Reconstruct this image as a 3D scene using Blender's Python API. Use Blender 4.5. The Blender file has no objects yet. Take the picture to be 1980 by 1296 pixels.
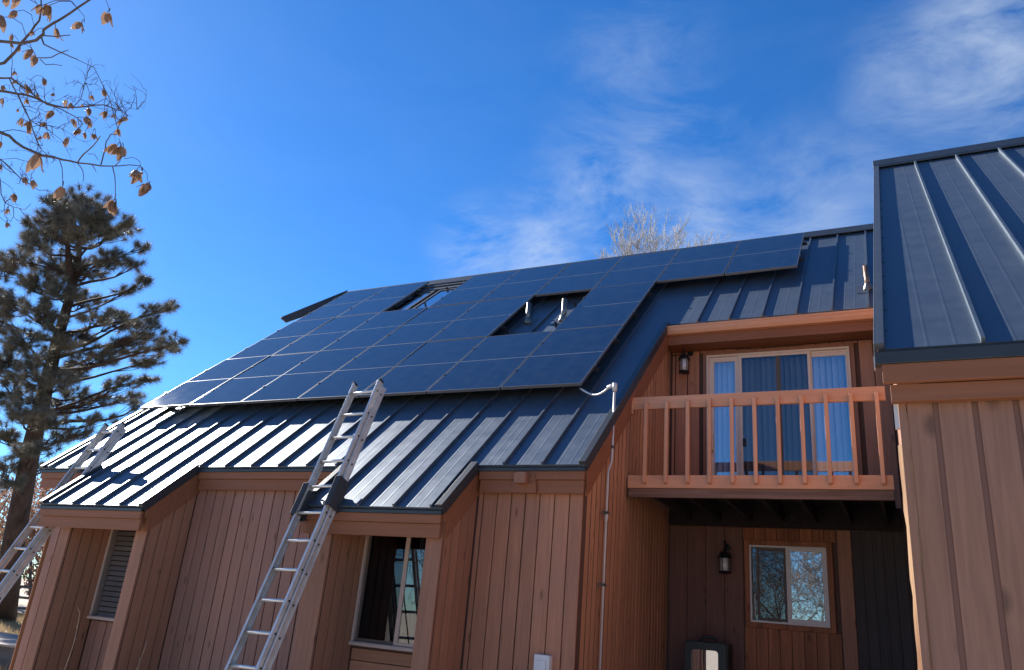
import bpy, math, random
from mathutils import Vector, Matrix
random.seed(7)
R_ = random.Random(11)
scene = bpy.context.scene
col = scene.collection

# ------------------------------------------------------------------ camera
EYE = 1.6
RIGHT = Vector((0.89709265, 0.43360962, 0.08489687))
UP = Vector((0.07943498, -0.34728744, 0.93438831))
FWD = Vector((-0.43464338, 0.8314891, 0.34599278))
FPX = 1488.05
cam = bpy.data.cameras.new('camera')
cam.sensor_width = 36.0
cam.lens = 36.0 * FPX / 1980.0
cam.clip_start = 0.05
cam.clip_end = 2000
camo = bpy.data.objects.new('camera', cam)
col.objects.link(camo)
camo.matrix_world = Matrix(((RIGHT.x, UP.x, -FWD.x, 0), (RIGHT.y, UP.y, -FWD.y, 0), (RIGHT.z, UP.z, -FWD.z, EYE), (0, 0, 0, 1)))
scene.camera = camo
CAM = Vector((0, 0, EYE))


def at(px, py, depth):
    """a point of the place, given by bearing from the photographer and distance ahead"""
    return CAM + (RIGHT * ((px - 990) / FPX) - UP * ((py - 648) / FPX) + FWD) * depth


# ------------------------------------------------------------------ light
SUN_TO = Vector((-0.80, 0.275, 0.535)).normalized()      # towards the sun
SUN_EL = math.asin(SUN_TO.z)
SUN_AZ = math.atan2(SUN_TO.x, SUN_TO.y)
world = bpy.data.worlds.new('World')
scene.world = world
world.use_nodes = True


def N(nt, typ, **kw):
    n = nt.nodes.new(typ)
    for k, v in kw.items():
        if k.startswith('i_'):
            key = k[2:]
            key = int(key) if key.isdigit() else key.replace('_', ' ')
            n.inputs[key].default_value = v
        else:
            setattr(n, k, v)
    return n


def L(nt, a, ai, b, bi):
    nt.links.new(a.outputs[ai], b.inputs[bi])


nt = world.node_tree
for n in list(nt.nodes):
    nt.nodes.remove(n)
out = N(nt, 'ShaderNodeOutputWorld')
bg = N(nt, 'ShaderNodeBackground')
bg.inputs['Strength'].default_value = 0.066
L(nt, bg, 0, out, 0)
sky = N(nt, 'ShaderNodeTexSky', sky_type='NISHITA')
sky.sun_disc = False
sky.sun_elevation = SUN_EL
sky.sun_rotation = SUN_AZ
sky.altitude = 2200
sky.air_density = 1.0
sky.dust_density = 0.35
sky.ozone_density = 2.2
hsv = N(nt, 'ShaderNodeHueSaturation')
hsv.inputs['Saturation'].default_value = 1.26
hsv.inputs['Value'].default_value = 1.0
L(nt, sky, 0, hsv, 'Color')
tint = N(nt, 'ShaderNodeMixRGB', blend_type='MULTIPLY')
tint.inputs['Fac'].default_value = 1.0
tint.inputs['Color2'].default_value = (0.72, 1.03, 1.26, 1)
L(nt, hsv, 0, tint, 'Color1')
tc = N(nt, 'ShaderNodeTexCoord')
# thin drifting cirrus: large wisps carved by finer noise
mp = N(nt, 'ShaderNodeMapping')
mp.inputs['Scale'].default_value = (3.4, 3.4, 8.0)
mp.inputs['Rotation'].default_value = (0.3, 0.5, 0.2)
L(nt, tc, 'Generated', mp, 'Vector')
n1 = N(nt, 'ShaderNodeTexNoise')
n1.inputs['Scale'].default_value = 1.6
n1.inputs['Detail'].default_value = 9
n1.inputs['Roughness'].default_value = 0.62
n1.inputs['Distortion'].default_value = 0.42
L(nt, mp, 0, n1, 'Vector')
r1 = N(nt, 'ShaderNodeMapRange')
r1.inputs['From Min'].default_value = 0.38
r1.inputs['From Max'].default_value = 0.80
L(nt, n1, 'Fac', r1, 'Value')
acc = None
for (px, py, rad, st) in [(1900, 130, 6.5, 1.0), (1770, 160, 5, 0.7), (1985, 190, 6, .85), (1970, 20, 6, .35), (1230, 130, 6, 0.42), (1260, 230, 6, 0.45), (1340, 300, 6, .3),
                          (930, 478, 4.0, 1.0), (1040, 490, 4.4, 1.), (1170, 375, 6, 0.85), (1080, 420, 5, .6), (1560, 410, 6.5, 0.62), (1660, 360, 5, .4),
                          (1340, 430, 7, 0.7), (1430, 440, 6, .6), (20, 640, 9, .2), (-900, 500, 16, .35), (3200, 300, 18, .5), (2500, -300, 16, .4)]:
    d = (at(px, py, 1.0) - CAM).normalized()
    dp = N(nt, 'ShaderNodeVectorMath', operation='DISTANCE')
    dp.inputs[1].default_value = d
    L(nt, tc, 'Generated', dp, 0)
    mr = N(nt, 'ShaderNodeMapRange', interpolation_type='SMOOTHSTEP')
    mr.inputs['From Min'].default_value = math.radians(rad) * 1.25
    mr.inputs['From Max'].default_value = 0.0
    mr.inputs['To Max'].default_value = st
    L(nt, dp, 'Value', mr, 'Value')
    if acc is None:
        acc = mr
    else:
        ad = N(nt, 'ShaderNodeMath', operation='MAXIMUM')
        L(nt, acc, 0, ad, 0)
        L(nt, mr, 0, ad, 1)
        acc = ad
ad = N(nt, 'ShaderNodeMath', operation='ADD')
ad.inputs[1].default_value = 0.03
L(nt, acc, 0, ad, 0)
cm = N(nt, 'ShaderNodeMath', operation='MULTIPLY', use_clamp=True)
L(nt, r1, 0, cm, 0)
L(nt, ad, 0, cm, 1)
cmix = N(nt, 'ShaderNodeMixRGB')
cmix.inputs['Color2'].default_value = (4.3, 5.0, 5.9, 1)
L(nt, cm, 0, cmix, 'Fac')
L(nt, tint, 0, cmix, 'Color1')
L(nt, cmix, 0, bg, 'Color')

sun = bpy.data.lights.new('sun', 'SUN')
sun.energy = 5.0
sun.angle = math.radians(0.53)
sun.color = (1.0, 0.955, 0.89)
suno = bpy.data.objects.new('sun', sun)
col.objects.link(suno)
suno.rotation_euler = SUN_TO.to_track_quat('Z', 'Y').to_euler()
suno.location = (-20, 10, 20)

vs = scene.view_settings
vs.view_transform = 'Standard'
vs.look = 'None'
vs.exposure = 1.3
vs.gamma = 1.0
vs.use_curve_mapping = False

# ------------------------------------------------------------------ materials
MATS = {}


def mat(name, base, rough=0.6, metal=0.0, var=0.0, grain=None, nscale=6.0, bump=0.0, bscale=60.0, rnd=0.0, spec=0.5,
        dark=None, coat=0.0, stain=0.0, alt=None, rvar=0.0, scuff=0.0, streak=0.0):
    m = bpy.data.materials.new(name)
    m.use_nodes = True
    t = m.node_tree
    b = t.nodes['Principled BSDF']
    b.inputs['Roughness'].default_value = rough
    b.inputs['Metallic'].default_value = metal
    b.inputs['Specular IOR Level'].default_value = spec
    b.inputs['Coat Weight'].default_value = coat
    b.inputs['Coat Roughness'].default_value = 0.13
    c = N(t, 'ShaderNodeRGB')
    c.outputs[0].default_value = (*base, 1)
    cur = c
    if var or grain or rnd or bump or stain:
        tcn = N(t, 'ShaderNodeTexCoord')
        mpn = N(t, 'ShaderNodeMapping')
        mpn.inputs['Scale'].default_value = grain if grain else (nscale,) * 3
        L(t, tcn, 'Object', mpn, 'Vector')
        if rnd:
            oi = N(t, 'ShaderNodeObjectInfo')
            cx = N(t, 'ShaderNodeCombineXYZ')
            mm = N(t, 'ShaderNodeMath', operation='MULTIPLY')
            mm.inputs[1].default_value = 37.0
            L(t, oi, 'Random', mm, 0)
            for i in range(3):
                L(t, mm, 0, cx, i)
            va = N(t, 'ShaderNodeVectorMath', operation='ADD')
            L(t, mpn, 0, va, 0)
            L(t, cx, 0, va, 1)
            vec = va
        else:
            vec = mpn
        nz = N(t, 'ShaderNodeTexNoise')
        nz.inputs['Scale'].default_value = 1.0
        nz.inputs['Detail'].default_value = 6
        nz.inputs['Roughness'].default_value = 0.62
        L(t, vec, 0, nz, 'Vector')
        if var:
            mr = N(t, 'ShaderNodeMapRange')
            mr.inputs['From Min'].default_value = 0.3
            mr.inputs['From Max'].default_value = 0.7
            mr.inputs['To Min'].default_value = 1 - var
            mr.inputs['To Max'].default_value = 1 + var
            L(t, nz, 'Fac', mr, 'Value')
            mx = N(t, 'ShaderNodeVectorMath', operation='SCALE')
            L(t, cur, 0, mx, 0)
            L(t, mr, 0, mx, 'Scale')
            cur = mx
        if stain:
            n2 = N(t, 'ShaderNodeTexNoise')
            n2.inputs['Scale'].default_value = 1.7
            n2.inputs['Detail'].default_value = 5
            L(t, tcn, 'Object', n2, 'Vector')
            mr2 = N(t, 'ShaderNodeMapRange')
            mr2.inputs['From Min'].default_value = 0.45
            mr2.inputs['From Max'].default_value = 0.75
            mr2.inputs['To Max'].default_value = stain
            L(t, n2, 'Fac', mr2, 'Value')
            mc = N(t, 'ShaderNodeMixRGB')
            mc.inputs['Color2'].default_value = (*(alt or dark or [x * .6 for x in base]), 1)
            L(t, mr2, 0, mc, 'Fac')
            L(t, cur, 0, mc, 'Color1')
            cur = mc
        if rnd:
            mr3 = N(t, 'ShaderNodeMapRange')
            mr3.inputs['To Min'].default_value = 1 - rnd
            mr3.inputs['To Max'].default_value = 1 + rnd
            L(t, oi, 'Random', mr3, 'Value')
            mx = N(t, 'ShaderNodeVectorMath', operation='SCALE')
            L(t, cur, 0, mx, 0)
            L(t, mr3, 0, mx, 'Scale')
            cur = mx
        if rvar:
            mrv = N(t, 'ShaderNodeMapRange')
            mrv.inputs['From Min'].default_value = 0.3
            mrv.inputs['From Max'].default_value = 0.7
            mrv.inputs['To Min'].default_value = rough - rvar
            mrv.inputs['To Max'].default_value = rough + rvar
            L(t, nz, 'Fac', mrv, 'Value')
            L(t, mrv, 0, b, 'Roughness')
        if scuff:
            # pale scuffs and water marks
            n4 = N(t, 'ShaderNodeTexNoise')
            n4.inputs['Scale'].default_value = 14.0
            n4.inputs['Detail'].default_value = 8
            n4.inputs['Roughness'].default_value = 0.75
            n4.inputs['Distortion'].default_value = 1.2
            L(t, tcn, 'Object', n4, 'Vector')
            m4 = N(t, 'ShaderNodeMapRange')
            m4.inputs['From Min'].default_value = 0.60
            m4.inputs['From Max'].default_value = 0.74
            m4.inputs['To Max'].default_value = scuff
            L(t, n4, 'Fac', m4, 'Value')
            c4 = N(t, 'ShaderNodeMixRGB')
            c4.inputs['Color2'].default_value = (0.20, 0.22, 0.24, 1)
            L(t, m4, 0, c4, 'Fac')
            L(t, cur, 0, c4, 'Color1')
            cur = c4
        if streak:
            ms_ = N(t, 'ShaderNodeMapping')
            ms_.inputs['Scale'].default_value = tuple(4.5 * g_ for g_ in grain)
            L(t, vec, 0, ms_, 'Vector')
            ms_.inputs['Scale'].default_value = (4.5, 4.5, 3.0)
            n5 = N(t, 'ShaderNodeTexNoise')
            n5.inputs['Scale'].default_value = 1.0
            n5.inputs['Detail'].default_value = 5
            n5.inputs['Distortion'].default_value = 0.6
            L(t, ms_, 0, n5, 'Vector')
            m5 = N(t, 'ShaderNodeMapRange')
            m5.inputs['From Min'].default_value = 0.35
            m5.inputs['From Max'].default_value = 0.65
            m5.inputs['To Min'].default_value = 1 - streak
            m5.inputs['To Max'].default_value = 1 + streak
            L(t, n5, 'Fac', m5, 'Value')
            x5 = N(t, 'ShaderNodeVectorMath', operation='SCALE')
            L(t, cur, 0, x5, 0)
            L(t, m5, 0, x5, 'Scale')
            cur = x5
            # knots
            vo = N(t, 'ShaderNodeTexVoronoi')
            vo.inputs['Scale'].default_value = 1.0
            mk = N(t, 'ShaderNodeMapping')
            mk.inputs['Scale'].default_value = (0.32, 0.32, 2.6)
            L(t, vec, 0, mk, 'Vector')
            L(t, mk, 0, vo, 'Vector')
            m6 = N(t, 'ShaderNodeMapRange')
            m6.inputs['From Min'].default_value = 0.06
            m6.inputs['From Max'].default_value = 0.16
            m6.inputs['To Min'].default_value = 0.55
            m6.inputs['To Max'].default_value = 1.0
            L(t, vo, 'Distance', m6, 'Value')
            x6 = N(t, 'ShaderNodeVectorMath', operation='SCALE')
            L(t, cur, 0, x6, 0)
            L(t, m6, 0, x6, 'Scale')
            cur = x6
        if bump:
            nb = N(t, 'ShaderNodeTexNoise')
            nb.inputs['Scale'].default_value = 1.0 if grain else bscale
            nb.inputs['Detail'].default_value = 4
            if grain:
                mb = N(t, 'ShaderNodeMapping')
                mb.inputs['Scale'].default_value = tuple(2.2 * g for g in grain)
                L(t, tcn, 'Object', mb, 'Vector')
                L(t, mb, 0, nb, 'Vector')
            else:
                L(t, tcn, 'Object', nb, 'Vector')
            bp = N(t, 'ShaderNodeBump')
            bp.inputs['Strength'].default_value = bump
            bp.inputs['Distance'].default_value = 0.01
            L(t, nb, 'Fac', bp, 'Height')
            L(t, bp, 0, b, 'Normal')
    L(t, cur, 0, b, 'Base Color')
    MATS[name] = m
    return m


def glass_mat(name, refl, tint, rough=0.015, see=1.0, wav=0.0):
    """coated window glass: partly mirror, partly clear"""
    m = bpy.data.materials.new(name)
    m.use_nodes = True
    t = m.node_tree
    for n in list(t.nodes):
        t.nodes.remove(n)
    o = N(t, 'ShaderNodeOutputMaterial')
    g = N(t, 'ShaderNodeBsdfGlossy')
    g.inputs['Roughness'].default_value = rough
    g.inputs['Color'].default_value = (0.95, 0.97, 1, 1)
    tr = N(t, 'ShaderNodeBsdfTransparent')
    tr.inputs['Color'].default_value = (*tint, 1)
    mx = N(t, 'ShaderNodeMixShader')
    lwt = N(t, 'ShaderNodeLayerWeight')
    pw = N(t, 'ShaderNodeMath', operation='POWER')
    pw.inputs[1].default_value = 5.0
    L(t, lwt, 'Facing', pw, 0)
    am = N(t, 'ShaderNodeMath', operation='MULTIPLY_ADD', use_clamp=True)
    am.inputs[1].default_value = 0.9
    am.inputs[2].default_value = refl + 0.035
    L(t, pw, 0, am, 0)
    L(t, am, 0, mx, 0)
    L(t, tr, 0, mx, 1)
    L(t, g, 0, mx, 2)
    if wav:
        tcn = N(t, 'ShaderNodeTexCoord')
        nb = N(t, 'ShaderNodeTexNoise')
        nb.inputs['Scale'].default_value = 2.5
        L(t, tcn, 'Object', nb, 'Vector')
        bp = N(t, 'ShaderNodeBump')
        bp.inputs['Strength'].default_value = wav
        bp.inputs['Distance'].default_value = 0.02
        L(t, nb, 'Fac', bp, 'Height')
        L(t, bp, 0, g, 'Normal')
    L(t, mx, 0, o, 0)
    MATS[name] = m
    return m


WOOD = (0.385, 0.172, 0.102)
VERT = (22, 22, 0.9)
mat('siding', (0.385, 0.178, 0.106), 0.62, var=0.13, grain=VERT, bump=0.14, rnd=0.13, spec=0.3, stain=0.5, alt=(0.27, 0.15, 0.115), streak=0.10)
mat('siding_bounce', (0.50, 0.245, 0.135), 0.62, var=0.13, grain=VERT, bump=0.10, rnd=0.09, spec=0.3, stain=0.25, alt=(0.27, 0.12, 0.07), streak=0.10)  # brighter, warmer siding copy; bounced light is put into its colour
mat('siding_fin', (0.33, 0.155, 0.092), 0.62, var=0.12, grain=VERT, bump=0.12, rnd=0.08, spec=0.3, stain=0.4, alt=(0.25, 0.125, 0.085), streak=0.08)
mat('siding_haze', (0.285, 0.145, 0.106), 0.65, var=0.12, grain=VERT, bump=0.14, rnd=0.12, spec=0.3, stain=0.5, alt=(0.24, 0.15, 0.13), streak=0.08)  # same paint as the siding, greyed; lens flare haze put into the colour
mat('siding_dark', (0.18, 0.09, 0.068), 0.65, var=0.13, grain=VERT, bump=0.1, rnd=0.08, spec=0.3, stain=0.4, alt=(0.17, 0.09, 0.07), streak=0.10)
mat('groove_shade', (0.035, 0.018, 0.013), 0.9, var=0.2, grain=VERT)  # near-black backing; the shadow line of the board gaps is painted in
mat('siding_back', (0.10, 0.05, 0.035), 0.8, var=0.1, grain=VERT)
mat('fascia', (0.235, 0.092, 0.044), 0.6, var=0.12, grain=(0.9, 22, 22), bump=0.08, rnd=0.05, spec=0.3)
mat('trim', (0.285, 0.135, 0.084), 0.6, var=0.12, grain=VERT, bump=0.08, rnd=0.05, spec=0.3, streak=0.10)
mat('redwood', (0.30, 0.115, 0.055), 0.65, var=0.35, grain=(16, 16, 0.8), bump=0.1, rnd=0.22, spec=0.25, streak=0.10)
mat('redwood_h', (0.40, 0.19, 0.11), 0.65, var=0.2, grain=(0.9, 18, 18), bump=0.1, rnd=0.12, spec=0.25)
mat('rail_wood', (0.64, 0.315, 0.18), 0.6, var=0.12, grain=(1.2, 20, 20), bump=0.08, rnd=0.05, spec=0.3)
mat('baluster_wood', (0.64, 0.32, 0.185), 0.6, var=0.12, grain=VERT, bump=0.08, rnd=0.06, spec=0.3)
mat('weathered', (0.20, 0.115, 0.085), 0.8, var=0.45, grain=(0.9, 25, 40), bump=0.25, spec=0.2, stain=0.5, alt=(0.27, 0.2, 0.17))
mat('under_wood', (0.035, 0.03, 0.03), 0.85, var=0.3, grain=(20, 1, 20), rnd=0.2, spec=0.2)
mat('slate_board', (0.075, 0.062, 0.058), 0.75, var=0.2, grain=VERT, bump=0.1, rnd=0.1, spec=0.25)
mat('wing_board', (0.285, 0.145, 0.094), 0.62, var=0.09, grain=(9, 9, 0.7), bump=0.09, rnd=0.06, spec=0.3, stain=0.5, alt=(0.27, 0.15, 0.11), streak=0.10)
mat('wing_back', (0.22, 0.112, 0.082), 0.75, var=0.1, grain=VERT)
mat('raw_ply', (0.27, 0.165, 0.09), 0.8, var=0.45, grain=(90, 90, 1.2), spec=0.2, stain=0.9, alt=(0.14, 0.05, 0.022))
mat('roof_metal', (0.104, 0.134, 0.170), 0.45, metal=0.62, var=0.10, nscale=7, bump=0.06, bscale=2.2, spec=0.5, stain=0.4, alt=(0.13, 0.16, 0.19), rvar=0.04, scuff=0.2)
mat('roof_trim', (0.026, 0.030, 0.034), 0.42, var=0.15, nscale=5, spec=0.5)
mat('roof_cap', (0.05, 0.058, 0.068), 0.4, var=0.15, nscale=5, spec=0.5)
mat('underlay', (0.02, 0.02, 0.022), 0.9)
mat('aluminium', (0.60, 0.555, 0.51), 0.42, metal=0.42, var=0.22, grain=(30, 6, 6), bump=0.05, rnd=0.05, stain=0.5, alt=(0.42, 0.37, 0.33))
mat('aluminium_bright', (0.70, 0.68, 0.65), 0.36, metal=0.5, var=0.15, grain=(6, 40, 40))
mat('rubber', (0.028, 0.030, 0.033), 0.75, var=0.3, nscale=25)
mat('rope', (0.05, 0.045, 0.04), 0.9)
mat('panel_frame', (0.17, 0.175, 0.185), 0.38, metal=0.6)
mat('panel_strip', (0.27, 0.29, 0.33), 0.45)
mat('rail_metal', (0.022, 0.023, 0.026), 0.5, metal=0.3)
mat('galvanised', (0.17, 0.165, 0.16), 0.42, metal=0.8, var=0.25, nscale=20)
mat('pvc', (0.52, 0.51, 0.50), 0.4, var=0.06, nscale=12)
mat('copper_pipe', (0.26, 0.17, 0.12), 0.4, metal=0.7, var=0.4, nscale=16)
mat('almond_frame', (0.70, 0.56, 0.45), 0.45, var=0.05, nscale=10)
mat('tan_frame', (0.46, 0.35, 0.30), 0.5, var=0.08, nscale=10)
mat('white_vinyl', (0.66, 0.60, 0.56), 0.45, var=0.04, nscale=10)
mat('screen_frame', (0.10, 0.075, 0.06), 0.6)
mat('blind_white', (0.86, 0.87, 0.88), 0.55, rnd=0.16)
mat('louver', (0.30, 0.27, 0.26), 0.6, rnd=0.1)
mat('room_dark', (0.05, 0.045, 0.042), 0.9)
mat('black_iron', (0.02, 0.021, 0.022), 0.5, metal=0.4, var=0.3, nscale=30)
mat('lamp_glass', (0.62, 0.6, 0.56), 0.12, spec=0.8)
mat('dark_green', (0.022, 0.034, 0.036), 0.5, var=0.15, nscale=10)
mat('cable_black', (0.02, 0.02, 0.02), 0.6)
mat('meter_grey', (0.60, 0.61, 0.62), 0.5, var=0.06, nscale=12)
mat('pine_bark', (0.048, 0.033, 0.027), 0.9, var=0.5, grain=(5, 5, 1.6), bump=0.8, spec=0.15, stain=0.5, alt=(0.05, 0.035, 0.03))
mat('twig_bark', (0.095, 0.075, 0.066), 0.85, var=0.3, nscale=40, spec=0.2)
mat('pale_bark', (0.36, 0.345, 0.33), 0.85, var=0.3, nscale=3, spec=0.2)
mat('grey_bark', (0.13, 0.11, 0.095), 0.9, var=0.4, nscale=8, spec=0.2)
mat('dead_stem', (0.35, 0.27, 0.18), 0.8)
mat('fence_wood', (0.10, 0.085, 0.075), 0.85, var=0.3, grain=(1, 12, 12), rnd=0.1)
mat('deck_grey', (0.27, 0.21, 0.165), 0.8, var=0.25, grain=(1, 14, 14), rnd=0.12)


def leaf_mat(name, base, base2, transl=0.4, rough=0.55, scale=1.2):
    m = bpy.data.materials.new(name)
    m.use_nodes = True
    t = m.node_tree
    b = t.nodes['Principled BSDF']
    b.inputs['Roughness'].default_value = rough
    b.inputs['Specular IOR Level'].default_value = 0.2
    tcn = N(t, 'ShaderNodeTexCoord')
    nz = N(t, 'ShaderNodeTexNoise')
    nz.inputs['Scale'].default_value = scale
    nz.inputs['Detail'].default_value = 5
    L(t, tcn, 'Object', nz, 'Vector')
    rp = N(t, 'ShaderNodeMapRange')
    rp.inputs['From Min'].default_value = .38
    rp.inputs['From Max'].default_value = .62
    L(t, nz, 'Fac', rp, 'Value')
    mx = N(t, 'ShaderNodeMixRGB')
    mx.inputs['Color1'].default_value = (*base, 1)
    mx.inputs['Color2'].default_value = (*base2, 1)
    L(t, rp, 0, mx, 'Fac')
    L(t, mx, 0, b, 'Base Color')
    tl = N(t, 'ShaderNodeBsdfTranslucent')
    L(t, mx, 0, tl, 'Color')
    ms = N(t, 'ShaderNodeMixShader')
    ms.inputs[0].default_value = transl
    o = t.nodes['Material Output']
    L(t, b, 0, ms, 1)
    L(t, tl, 0, ms, 2)
    L(t, ms, 0, o, 0)
    MATS[name] = m


leaf_mat('needle', (0.10, 0.10, 0.08), (0.20, 0.18, 0.14), 0.18, 0.5)
leaf_mat('seed', (0.17, 0.075, 0.042), (0.42, 0.30, 0.21), 0.30, 0.55, 55)
leaf_mat('oak_leaf', (0.20, 0.095, 0.055), (0.32, 0.19, 0.12), 0.3, 0.7, 0.7)
leaf_mat('dry_grass', (0.44, 0.32, 0.17), (0.30, 0.21, 0.11), 0.3, 0.7, 0.5)
glass_mat('glass_door', 0.16, (0.86, 0.93, 1.0))
glass_mat('glass_screen', 0.05, (0.60, 0.63, 0.66))
glass_mat('glass_clear', 0.02, (0.85, 0.87, 0.88))
glass_mat('glass_dark', 0.015, (0.45, 0.52, 0.62))
glass_mat('glass_window', 0.10, (0.55, 0.6, 0.62), wav=0.03)
glass_mat('glass_low', 0.42, (0.4, 0.45, 0.48), wav=0.04)
glass_mat('glass_sky', 0.5, (0.35, 0.4, 0.45))
glass_mat('glass_cabinet', 0.55, (0.25, 0.25, 0.25), wav=0.05)


def solar_mat():
    m = bpy.data.materials.new('solar_cells')
    m.use_nodes = True
    t = m.node_tree
    b = t.nodes['Principled BSDF']
    tcn = N(t, 'ShaderNodeTexCoord')
    sp = N(t, 'ShaderNodeSeparateXYZ')
    L(t, tcn, 'Object', sp, 0)

    def lines(axis, size, width):
        d = N(t, 'ShaderNodeMath', operation='DIVIDE')
        d.inputs[1].default_value = size
        L(t, sp, axis, d, 0)
        f = N(t, 'ShaderNodeMath', operation='FRACT')
        L(t, d, 0, f, 0)
        c = N(t, 'ShaderNodeMath', operation='LESS_THAN')
        c.inputs[1].default_value = width
        L(t, f, 0, c, 0)
        return c
    a = lines('X', 0.168, 0.02)
    c = lines('Y', 0.094, 0.03)
    mxm = N(t, 'ShaderNodeMath', operation='MAXIMUM')
    L(t, a, 0, mxm, 0)
    L(t, c, 0, mxm, 1)
    oi = N(t, 'ShaderNodeObjectInfo')
    nz = N(t, 'ShaderNodeTexNoise')
    nz.inputs['Scale'].default_value = 5
    nz.inputs['Detail'].default_value = 6
    L(t, tcn, 'Object', nz, 'Vector')
    mx = N(t, 'ShaderNodeMixRGB')
    mx.inputs['Color1'].default_value = (0.008, 0.012, 0.024, 1)
    mx.inputs['Color2'].default_value = (0.034, 0.040, 0.055, 1)
    L(t, mxm, 0, mx, 'Fac')
    # a thin film of dust, streaked
    du = N(t, 'ShaderNodeMapRange')
    du.inputs['From Min'].default_value = .4
    du.inputs['From Max'].default_value = .85
    du.inputs['To Max'].default_value = .10
    L(t, nz, 'Fac', du, 'Value')
    m2 = N(t, 'ShaderNodeMixRGB')
    m2.inputs['Color2'].default_value = (0.16, 0.17, 0.18, 1)
    L(t, du, 0, m2, 'Fac')
    L(t, mx, 0, m2, 'Color1')
    L(t, m2, 0, b, 'Base Color')
    rr = N(t, 'ShaderNodeMapRange')
    rr.inputs['To Min'].default_value = 0.03
    rr.inputs['To Max'].default_value = 0.08
    L(t, nz, 'Fac', rr, 'Value')
    L(t, rr, 0, b, 'Roughness')
    b.inputs['IOR'].default_value = 1.52
    b.inputs['Specular IOR Level'].default_value = 0.9
    MATS['solar_cells'] = m


solar_mat()


def ground_mat():
    m = mat('ground', (0.46, 0.38, 0.29), 0.95, var=0.35, nscale=3, bump=0.6, bscale=25, spec=0.1, stain=0.6, alt=(0.36, 0.28, 0.20))


ground_mat()

# ------------------------------------------------------------------ mesh helpers
WO = {}


class MB:
    def __init__(s):
        s.v = []
        s.f = []

    def add(s, verts, faces):
        k = len(s.v)
        s.v += [Vector(p) for p in verts]
        s.f += [tuple(i + k for i in f) for f in faces]
        return s

    def box(s, x0, x1, y0, y1, z0, z1):
        return s.hexa([(x0, y0, z0), (x1, y0, z0), (x1, y1, z0), (x0, y1, z0), (x0, y0, z1), (x1, y0, z1), (x1, y1, z1), (x0, y1, z1)])

    def hexa(s, p):
        return s.add(p, [(0, 3, 2, 1), (4, 5, 6, 7), (0, 1, 5, 4), (1, 2, 6, 5), (2, 3, 7, 6), (3, 0, 4, 7)])

    def obox(s, c, ax, ay, az, hx, hy, hz):
        """box about c with axes ax, ay, az and half sizes"""
        c = Vector(c)
        P = []
        for z in (-hz, hz):
            for (x, y) in ((-hx, -hy), (hx, -hy), (hx, hy), (-hx, hy)):
                P.append(c + ax * x + ay * y + az * z)
        return s.hexa(P)

    def prism(s, poly, d):
        """extrude polygon (list of 3-D points) by vector d"""
        d = Vector(d)
        n = len(poly)
        v = [Vector(p) for p in poly] + [Vector(p) + d for p in poly]
        f = [tuple(range(n - 1, -1, -1)), tuple(range(n, 2 * n))]
        for i in range(n):
            j = (i + 1) % n
            f.append((i, j, n + j, n + i))
        return s.add(v, f)

    def tube(s, pts, rad, sides=8, cap=True):
        pts = [Vector(p) for p in pts]
        n = len(pts)
        if not isinstance(rad, (list, tuple)):
            rad = [rad] * n
        rings = []
        prev = None
        for i, p in enumerate(pts):
            a = pts[max(i - 1, 0)]
            b = pts[min(i + 1, n - 1)]
            t = (b - a)
            if t.length < 1e-9:
                t = Vector((0, 0, 1))
            t.normalize()
            if prev is None:
                u = t.orthogonal().normalized()
            else:
                u = prev - t * prev.dot(t)
                u = u.normalized() if u.length > 1e-6 else t.orthogonal().normalized()
            prev = u
            w = t.cross(u)
            rings.append([p + (u * math.cos(2 * math.pi * k / sides) + w * math.sin(2 * math.pi * k / sides)) * rad[i] for k in range(sides)])
        v = [q for r in rings for q in r]
        f = []
        for i in range(n - 1):
            for k in range(sides):
                k2 = (k + 1) % sides
                f.append((i * sides + k, i * sides + k2, (i + 1) * sides + k2, (i + 1) * sides + k))
        if cap:
            f.append(tuple(range(sides - 1, -1, -1)))
            f.append(tuple((n - 1) * sides + k for k in range(sides)))
        return s.add(v, f)

    def lathe(s, c, prof, sides=12, axis=Vector((0, 0, 1))):
        u = axis.orthogonal().normalized()
        w = axis.cross(u)
        c = Vector(c)
        v = []
        for (r, h) in prof:
            for k in range(sides):
                a = 2 * math.pi * k / sides
                v.append(c + axis * h + (u * math.cos(a) + w * math.sin(a)) * r)
        f = []
        for i in range(len(prof) - 1):
            for k in range(sides):
                k2 = (k + 1) % sides
                f.append((i * sides + k, i * sides + k2, (i + 1) * sides + k2, (i + 1) * sides + k))
        f.append(tuple(range(sides - 1, -1, -1)))
        f.append(tuple((len(prof) - 1) * sides + k for k in range(sides)))
        return s.add(v, f)

    def build(s, name, m, parent=None, smooth=False, origin=None, bevel=0.0):
        if origin is None:
            origin = WO[parent.name] if parent else Vector((0, 0, 0))
        origin = Vector(origin)
        me = bpy.data.meshes.new(name)
        me.from_pydata([tuple(p - origin) for p in s.v], [], s.f)
        me.validate()
        me.update()
        if smooth:
            me.polygons.foreach_set('use_smooth', [True] * len(me.polygons))
        me.materials.append(MATS[m] if isinstance(m, str) else m)
        o = bpy.data.objects.new(name, me)
        col.objects.link(o)
        if parent:
            o.parent = parent
            o.location = origin - WO[parent.name]
        else:
            o.location = origin
        WO[o.name] = origin
        if bevel:
            bv = o.modifiers.new('bevel', 'BEVEL')
            bv.width = bevel
            bv.segments = 2
            bv.limit_method = 'ANGLE'
        return o


def tag(o, label=None, cat=None, group=None, kind=None):
    if label:
        o['label'] = label
    if cat:
        o['category'] = cat
    if group:
        o['group'] = group
    if kind:
        o['kind'] = kind
    return o


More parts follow.
